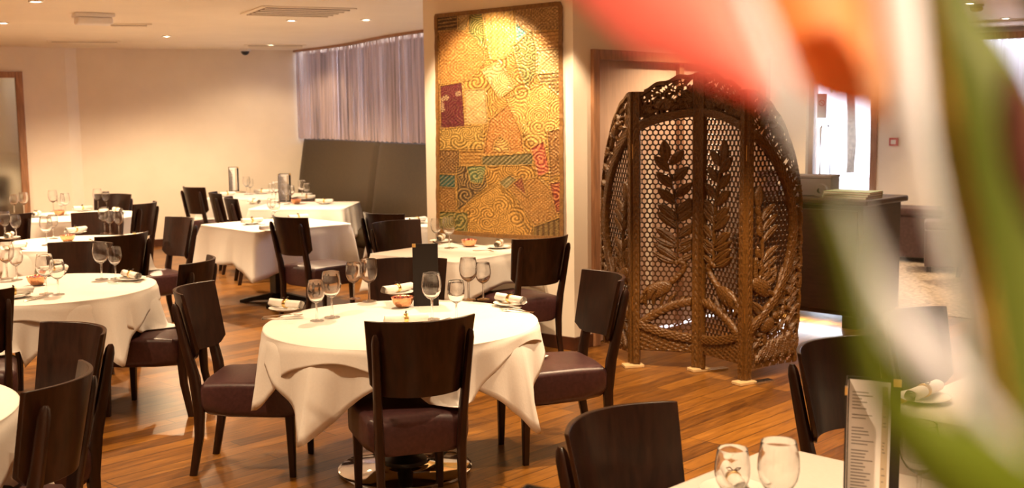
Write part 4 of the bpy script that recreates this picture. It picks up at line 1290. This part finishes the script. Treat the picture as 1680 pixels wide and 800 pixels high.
C_ = 'on the centre round table'
for px, py, bg, l in ((520, 526, 0, 'shorter front glass of the left pair'), (545, 520.5, 1, 'taller rear glass of the left pair'), (581, 490, 0, 'shorter left glass of the back pair'), (606, 494, 1, 'taller right glass of the back pair'),
                      (709, 524, 1, 'taller glass before the black menu'), (749, 526.5, 0, 'shorter front glass right of the menu'), (769, 492, 1, 'taller left glass of the right rear pair'), (793, 491, 0, 'shorter right glass of the right rear pair')):
    glass(px, py, bg, l + ' ' + C_)
setting((433, 494), (506, 501), 'at the left side of the centre round table'); setting((613, 478), (690, 466), 'at the back of the centre round table')
setting((796, 482), (880, 497), 'at the right side of the centre round table'); setting((624, 524), (708, 520), 'behind the back of the centre foreground chair')
cut(KN, (430, 524), (498, 521), 'knife at the left place of the centre round table'); cut(FO, (430, 520), (498, 517.5), 'fork beside the left knife on the centre round table')
cut(FO, (885, 514), (812, 508), 'fork at the right place of the centre round table'); cut(KN, (868, 508.5), (800, 496), 'knife under the right napkin on the centre round table')
cut(KN, (742, 523), (690, 534), 'knife behind the right corner of the centre foreground chair')
bowl(661, 503, 'centre round table'); menu(*at(720, 501, ZT)[:2], 186, 'black menu standing with its dark back towards us on the centre round table')
L1 = 'left front table'
for px, py, bg, l in ((76, 482, 1, 'left glass of the front pair beside the bowl on the '), (96, 483, 0, 'right glass of the front pair beside the bowl on the '), (12, 457, 1, 'left glass of the leftmost pair on the '), (28, 459, 0, 'right glass of the leftmost pair on the '),
                      (167, 458, 1, 'taller glass of the right pair on the '), (190, 457, 0, 'shorter glass of the right pair on the ')): glass(px, py, bg, l + L1)
setting((188, 444), (243, 456), 'at the right side of the ' + L1); setting((48, 446), (120, 437), 'at the back of the ' + L1); setting((-12, 481), (56, 474), 'cut by the left edge on the ' + L1)
cut(FO, (236, 463), (172, 465), 'fork at the right place of the ' + L1); cut(KN, (252, 452), (200, 461), 'knife at the right place of the ' + L1); cut(KN, (78, 485), (40, 494), 'knife at the front left place of the ' + L1); bowl(61, 467, L1)
L7 = 'middle left table'
for px, py, bg, l in ((9, 391, 1, 'left glass of the leftmost pair on the '), (27, 392, 0, 'right glass of the leftmost pair on the '), (77, 402, 1, 'tall front glass beside the copper bowl on the '), (88, 391, 0, 'short glass behind the tall front glass on the '),
                      (172, 383, 1, 'left glass of the right cluster on the '), (181, 384, 0, 'middle glass of the right cluster on the '), (196, 385, 0, 'right glass of the right cluster on the ')): glass(px, py, bg, l + L7)
setting((98, 379), (150, 373), 'at the back of the ' + L7); setting((-6, 402), (48, 401), 'at the front left of the ' + L7); setting((8, 388), (21, 382), 'lying end-on at the left of the ' + L7); setting((200, 389), (240, 384), 'at the right side of the ' + L7)
bowl(111, 396, L7); cut(KN, (140, 391), (165, 399), 'knife beside the copper bowl on the ' + L7)
L8 = 'rear left table'
for px, py, bg, l in ((24, 350, 0, 'left glass of the leftmost pair on the '), (40, 351, 1, 'right glass of the leftmost pair on the '), (88, 347, 1, 'leftmost glass of the cluster behind the bowl on the '), (101, 352, 0, 'middle glass of the cluster behind the bowl on the '), (108, 353, 1, 'right glass of the cluster behind the bowl on the '),
                      (161, 344, 1, 'left glass of the right pair on the '), (175, 344, 0, 'right glass of the right pair on the ')): glass(px, py, bg, l + L8)
setting((114, 342), (156, 339), 'at the back of the ' + L8); setting((178, 341), (208, 346), 'at the right side of the ' + L8); setting((52, 352), (66, 348), 'at the left of the ' + L8); bowl(98, 353, L8)
L3 = 'square table before the bench'
for px, py, bg, l in ((452, 366, 1, 'tall front glass behind the chair on the '), (446, 358, 0, 'short rear glass on the ')): glass(px, py, bg, l + L3)
setting((384, 363), (442, 359), 'at the left of the ' + L3); setting((464, 357), (513, 353), 'at the back of the ' + L3); cut(FO, (395, 370), (440, 368), 'fork before the left napkin on the ' + L3); setting((420, 374), (470, 371), 'by the chair at the ' + L3)
L4 = 'rear table against the bench'
for px, py, bg, l in ((470, 335, 1, 'taller glass before the menu on the '), (478, 333, 0, 'shorter glass before the menu on the '), (496, 327, 1, 'left glass of the right pair on the '), (504, 328, 0, 'right glass of the right pair on the '), (453, 330, 1, 'right glass of the left pair on the '), (447, 328, 0, 'left glass of the left pair on the ')): glass(px, py, bg, l + L4)
setting((520, 329), (544, 329), 'at the right of the ' + L4); setting((486, 323), (519, 322), 'behind the glasses on the ' + L4); setting((400, 328), (434, 331), 'at the left of the ' + L4)
bowl(486, 334, L4); menu(*at(460, 330.5, ZT)[:2], -4, 'standing menu with narrow page and dark cover on the rear table against the bench')
L6 = 'farthest table by the wall'
for px, py, bg, l in ((405, 319, 1, 'left glass right of the menu on the '), (411, 319, 0, 'right glass right of the menu on the ')): glass(px, py, bg, l + L6)
setting((356, 318), (389, 316), 'before the menu on the ' + L6); setting((418, 313), (441, 313), 'beside the glasses on the ' + L6); menu(*at(376, 314, ZT)[:2], 10, 'open menu showing its white page on the farthest table by the bare wall')
L2 = 'table under the wall hanging'
for px, py, bg, l in ((737, 407, 1, 'tall glass left of the copper bowl on the '), (716, 401, 0, 'shorter glass at the left end of the '), (807, 391, 1, 'left glass of the pair before the hanging on the '), (828, 392, 0, 'right glass of the pair before the hanging on the ')): glass(px, py, bg, l + L2)
setting((812, 404), (824, 394), 'at the right of the ' + L2); setting((718, 393), (728, 386), 'at the left of the ' + L2)
cut(FO, (778, 411), (812, 413), 'fork at the right place of the ' + L2); cut(KN, (745, 398), (762, 402), 'knife left of the copper bowl on the ' + L2); bowl(770, 404, L2)
L5 = 'half hidden table by the pillar'
glass(712, 355, 1, 'left glass of the pair on the ' + L5); glass(723, 352.5, 0, 'right glass of the pair on the ' + L5); setting((663, 362), (706, 357), 'on the ' + L5)
L10 = 'foreground table at bottom right'


def gat(px, py, h, big, lab):
    """foreground glasses: their feet are below the frame, so the rim is sighted"""
    p = at(px, py, ZT + h); p.z = ZT; put(GB if big else GS, p, 0, lab, None, 'wine glass')


gat(1202, 735, .204, 0, 'left wine glass of the foreground pair at bottom right'); gat(1278, 723, .235, 1, 'right wine glass of the foreground pair at bottom right'); gat(1510, 693, .235, 1, 'wine glass right of the foreground menu')
m, an = setting((1186, 764), (1222, 812), 'seen through the left foreground glass')
menu(*at(1384, 822, ZT)[:2], -25, 'open foreground menu with white page and gold corners')
menu(.02, 2.02, -32, 'menu corner with white page at the bottom edge, left of the glasses')
L11 = 'table behind the flower'
setting((1496, 648), (1536, 632), 'on the ' + L11)

# ------------------------------------------------------------------ reception counter and the far right
CC = Vector((2.80, 8.95)); ca = math.atan2(.69, -.72)
ct = empty('reception_counter', (CC.x, CC.y, 0), math.atan2(-.69, .72)); tag(ct, 'dark wooden reception counter on feet right of the carved screen', 'counter')
LN, DP = 1.13, .68                                                 # local x runs from far left end (-LN) to the near corner (0), y into the depth
MB().box(-LN, 0, 0, DP, .10, 1.00).build('cabinet_body', 'counter_wood', ct, bevel=.004)
MB().box(-LN - .03, .045, -.035, DP + .05, 1.00, 1.05).build('worktop', 'counter_wood', ct, bevel=.014)
for x in (-LN + .02, -.16):
    for y in (.0, DP - .13): MB().box(x, x + .13, y, y + .13, 0, .10).build('foot', 'counter_wood', ct)
for k in range(2):
    x0 = -LN + .03 + k * (LN - .06) / 2; MB().box(x0 + .01, x0 + (LN - .06) / 2 - .01, -.014, 0, .14, .96).build('door_panel', 'counter_wood', ct, bevel=.003)
MB().box(-LN + .2, -.2, .10, .13, .088, .099).build('strip_light', 'strip_glow', ct)
ld = bpy.data.lights.new('strip_beam', 'AREA'); ld.shape = 'RECTANGLE'; ld.size = .8; ld.size_y = .04; ld.energy = 3.5; ld.color = (.92, .96, 1)
lo = bpy.data.objects.new('strip_beam', ld); COL.objects.link(lo); lo.parent = ct; lo.location = (-LN / 2, .115, .085)


def onct(x, y, z=1.05):
    c, s = math.cos(ct.rotation_euler.z), math.sin(ct.rotation_euler.z); return (CC.x + x * c - y * s, CC.y + x * s + y * c, z)


for k in range(3):
    f = empty('folder', onct(-.20 + .006 * k, .20 - .004 * k, 1.0505 + k * .019), ct.rotation_euler.z + .05 * (k - 1))
    tag(f, ('bottom', 'middle', 'topmost')[k] + ' pale folder of the stack on the reception counter', 'folder', 'folders stacked on the counter')
    MB().box(-.20, .20, -.13, .13, 0, .003).box(-.20, .20, -.13, .13, .0155, .0185).box(-.20, .20, .127, .13, .003, .0155).build('cover', 'green_card', f)
    MB().box(-.195, .195, -.126, .126, .0031, .0154).build('pages', 'paper', f)
bx = empty('desk_box', onct(-.62, .30), ct.rotation_euler.z + .2); tag(bx, 'grey-brown box on the reception counter left of the folders', 'box')
MB().box(-.20, .20, -.12, .12, 0, .15).build('box_body', 'grey_card', bx, bevel=.006); MB().box(-.205, .205, -.125, .125, .15, .172).build('lid', 'grey_card', bx, bevel=.004)
rl = empty('receipt_roll', onct(-.44, .12), ct.rotation_euler.z); tag(rl, 'small dark round roll beside the box on the reception counter', 'roll')
g = MB().lathe([(.022, -.04), (.055, -.04), (.055, .04), (.022, .04), (.022, -.04)], 24, cap=False).build('roll_body', 'grey_card', rl, smooth='auto'); g.rotation_euler = (PI / 2, 0, .3); g.location = (0, 0, .055)
tp = empty('telephone', onct(-.93, .14), ct.rotation_euler.z + .3); tag(tp, 'dark telephone with lifted handset on the reception counter beside the carved screen', 'telephone')
MB().loft([[(x, -.10, 0), (x, .10, 0), (x, .10, z), (x, -.10, z * .45)] for x, z in ((-.09, .09), (.09, .09))]).build('phone_body', 'ottoman_leather', tp, bevel=.01)
MB().tube([(-.11, .07, .16), (-.06, .07, .19), (.0, .07, .20), (.06, .07, .19), (.11, .07, .16)], [.034, .024, .019, .024, .034], 12).build('handset', 'ottoman_leather', tp, smooth=True)
MB().box(-.05, .05, .06, .085, .085, .185).build('cradle', 'ottoman_leather', tp, bevel=.005)
# potted dark plant / leaves by the screen edge
# carpet
cp = MB().prism([(3.15, 10.05), (4.9, 8.35), (7.9, 8.35), (7.9, 11.8), (3.75, 14.9), (3.45, 13.5), (3.0, 11.2)], .0005, .010).build('carpet', 'carpet')
tag(cp, 'pale flecked carpet on the floor right of the reception counter', 'carpet')


def ottoman(x, y, rz, sx, sy, h, lab):
    t = empty('ottoman', (x, y, .010), rz); tag(t, lab, 'stool', 'dark ottomans by the right wall')
    MB().box(-sx, sx, -sy, sy, .06, h - .09).build('upholstered_base', 'ottoman_leather', t, bevel=.012)
    MB().box(-sx - .008, sx + .008, -sy - .008, sy + .008, h - .09, h).build('seat_pad', 'ottoman_leather', t, bevel=.03, seg=3)
    for a in (-1, 1):
        for b_ in (-1, 1): MB().box(a * (sx - .05) - .025, a * (sx - .05) + .025, b_ * (sy - .05) - .025, b_ * (sy - .05) + .025, 0, .06).build('foot', 'wenge', t)


ottoman(4.72, 13.1, -.6, .36, .26, .62, 'larger dark ottoman against the wall right of the counter')
ottoman(4.72, 12.2, -.35, .21, .21, .55, 'smaller dark ottoman in front of the larger one right of the counter')
pc = empty('side_chair', (4.98, 11.55, .010), math.radians(-80)); tag(pc, 'pale high-backed upholstered chair seen from the side beside the ottomans', 'chair')
MB().loft([[(x, y - .03, z) for x in (-.22, .22)] + [(x, y + .03, z) for x in (.22, -.22)] for y, z in ((-.22, .30), (-.225, .55), (-.24, .80), (-.285, 1.0), (-.335, 1.10))]).build('backrest', 'pale_leather', pc, smooth='auto', bevel=.012)
MB().box(-.22, .22, -.20, .24, .33, .47).build('seat', 'pale_leather', pc, bevel=.03, seg=3)
for a in (-1, 1):
    MB().loft([[(a * .19 + p * .018, -.22 - .06 * k + q * .018, .32 * (1 - k)) for p, q in ((-1, -1), (1, -1), (1, 1), (-1, 1))] for k in (0, 1)]).build('leg', 'wenge', pc)
    MB().loft([[(a * .19 + p * .018, .20 + q * .018, .34 * (1 - k)) for p, q in ((-1, -1), (1, -1), (1, 1), (-1, 1))] for k in (0, 1)]).build('leg', 'wenge', pc)

# ------------------------------------------------------------------ flower spray close to the camera
def dp(px, py, d):
    return Vector((0, 0, EYE)) + (fw + cr * ((px - CXP) / FPX) - cu * ((py - CYP) / FPX)) * d


fl = empty('flower_spray', (.20, .34, 1.30)); fl.location = (0, 0, 0)
tag(fl, 'blurred flower spray close to us with pink, orange and pale bracts and green blades', 'flower')


def bract(name, m, pts, thick=.004, cup=.10):
    """leaf-like bract along sighted points (px, py, distance, half width px): cupped, thick in the middle, closed"""
    P = [dp(a, b, c) for a, b, c, _ in pts]; W = [w_ * c / FPX for _, _, c, w_ in pts]; rings = []
    # smooth through the points
    PP = [(*p, w_) for p, w_ in zip(P, W)]; PP = [tuple(2 * a - b for a, b in zip(PP[0], PP[1]))] + PP + [tuple(2 * a - b for a, b in zip(PP[-1], PP[-2]))]
    S_ = []
    for i in range(1, len(PP) - 2):
        for k in range(6):
            t = k / 6; q = [.5 * (2 * b + (c - a) * t + (2 * a - 5 * b + 4 * c - d) * t * t + (3 * b - a - 3 * c + d) * t ** 3) for a, b, c, d in zip(PP[i - 1], PP[i], PP[i + 1], PP[i + 2])]; S_.append(q)
    S_.append(PP[-2])
    for i, q in enumerate(S_):
        p = Vector(q[:3]); w_ = max(q[3], .0006); t = (Vector(S_[min(i + 1, len(S_) - 1)][:3]) - Vector(S_[max(i - 1, 0)][:3])).normalized()
        a = t.cross(fw).normalized(); nrm = a.cross(t).normalized(); row = []
        for j in range(7): u = -1 + j / 3; row.append(p + a * (w_ * u) + nrm * (cup * 2 * w_ * u * u - thick * .5 * (1 - u * u) - .0003))
        for j in range(7): u = 1 - j / 3; row.append(p + a * (w_ * u) + nrm * (cup * 2 * w_ * u * u + thick * .5 * (1 - u * u) + .0003))
        rings.append(row)
    return MB().loft(rings).build(name, m, fl, smooth='auto')


bract('pink_bract', 'pink_bract', [(985, -190, .34, 150), (1078, -25, .33, 108), (1146, 50, .325, 74), (1203, 108, .32, 44), (1256, 165, .31, 4)])
bract('orange_bract', 'orange_bract', [(1275, -150, .34, 100), (1312, -20, .335, 96), (1340, 60, .33, 78), (1368, 120, .325, 56), (1408, 176, .32, 10)])
bract('brown_bract', 'brown_bract', [(1400, -140, .35, 50), (1412, 0, .348, 52), (1420, 90, .345, 46), (1430, 150, .34, 32), (1446, 205, .34, 4)])
bract('pale_bract', 'pale_bract', [(1180, -150, .24, 18), (1222, -10, .235, 22), (1262, 90, .23, 22), (1308, 200, .225, 15), (1340, 270, .22, 4)])
bract('pale_bract', 'pale_bract', [(1465, -150, .27, 30), (1480, 0, .265, 30), (1494, 120, .26, 26), (1512, 230, .255, 16), (1546, 380, .25, 10), (1580, 520, .25, 8), (1600, 620, .25, 3)])
bract('pale_bract', 'pale_bract', [(1392, 330, .20, 3), (1430, 430, .195, 9), (1475, 520, .19, 24), (1520, 575, .19, 28), (1580, 640, .19, 16), (1680, 740, .20, 4)])
bract('green_blade', 'blade_green', [(1532, -120, .30, 42), (1554, 20, .30, 52), (1612, 160, .30, 88), (1655, 320, .30, 112), (1690, 480, .30, 114), (1712, 640, .30, 124), (1722, 830, .30, 135), (1735, 1000, .31, 40)])
bract('ochre_blade', 'blade_ochre', [(1520, -120, .294, 5), (1538, 60, .294, 8), (1556, 170, .294, 12), (1584, 320, .294, 16), (1612, 470, .294, 15), (1640, 620, .294, 9), (1676, 760, .296, 4), (1690, 850, .298, 2)])
bract('red_blade', 'blade_red', [(1648, 108, .28, 6), (1674, 185, .28, 34), (1688, 270, .28, 38), (1702, 350, .28, 22), (1716, 430, .28, 4)])
bract('green_blade', 'blade_green', [(1345, 300, .21, 5), (1385, 400, .21, 24), (1412, 500, .21, 30), (1435, 600, .21, 30), (1480, 690, .215, 44), (1565, 760, .22, 70), (1660, 830, .23, 90), (1740, 980, .25, 30)])
stem = [dp(1735, 1500, .34), dp(1740, 1000, .335), dp(1762, 500, .34), dp(1740, 60, .345), dp(1640, -170, .345), dp(1450, -230, .345), dp(1180, -235, .345), dp(960, -190, .345)]
stem = [Vector((.225, .36, 1.42))] + stem
MB().tube(stem, [.007, .007, .007, .0065, .006, .0055, .005, .004, .002], 10).build('stem', 'blade_green', fl, smooth=True)
vs = empty('flower_vase', (.225, .36, 1.05)); tag(vs, 'tall dark vase holding the flower spray below the frame', 'vase')
MB().lathe([(.05, 0), (.075, .02), (.085, .12), (.06, .25), (.035, .33), (.045, .37), (.040, .37), (.03, .33), (.05, .25), (.075, .12), (.001, .02)], 32).build('vase_body', 'vase_glaze', vs, smooth=True)
pd = empty('plant_stand', (.225, .36, 0)); tag(pd, 'dark wooden stand under the flower vase below the frame', 'stand')
MB().box(-.15, .15, -.15, .15, 1.02, 1.05).build('stand_top', 'wenge', pd, bevel=.005)
for a in (-1, 1):
    for b_ in (-1, 1): MB().box(a * .12 - .02, a * .12 + .02, b_ * .12 - .02, b_ * .12 + .02, 0, 1.02).build('leg', 'wenge', pd)
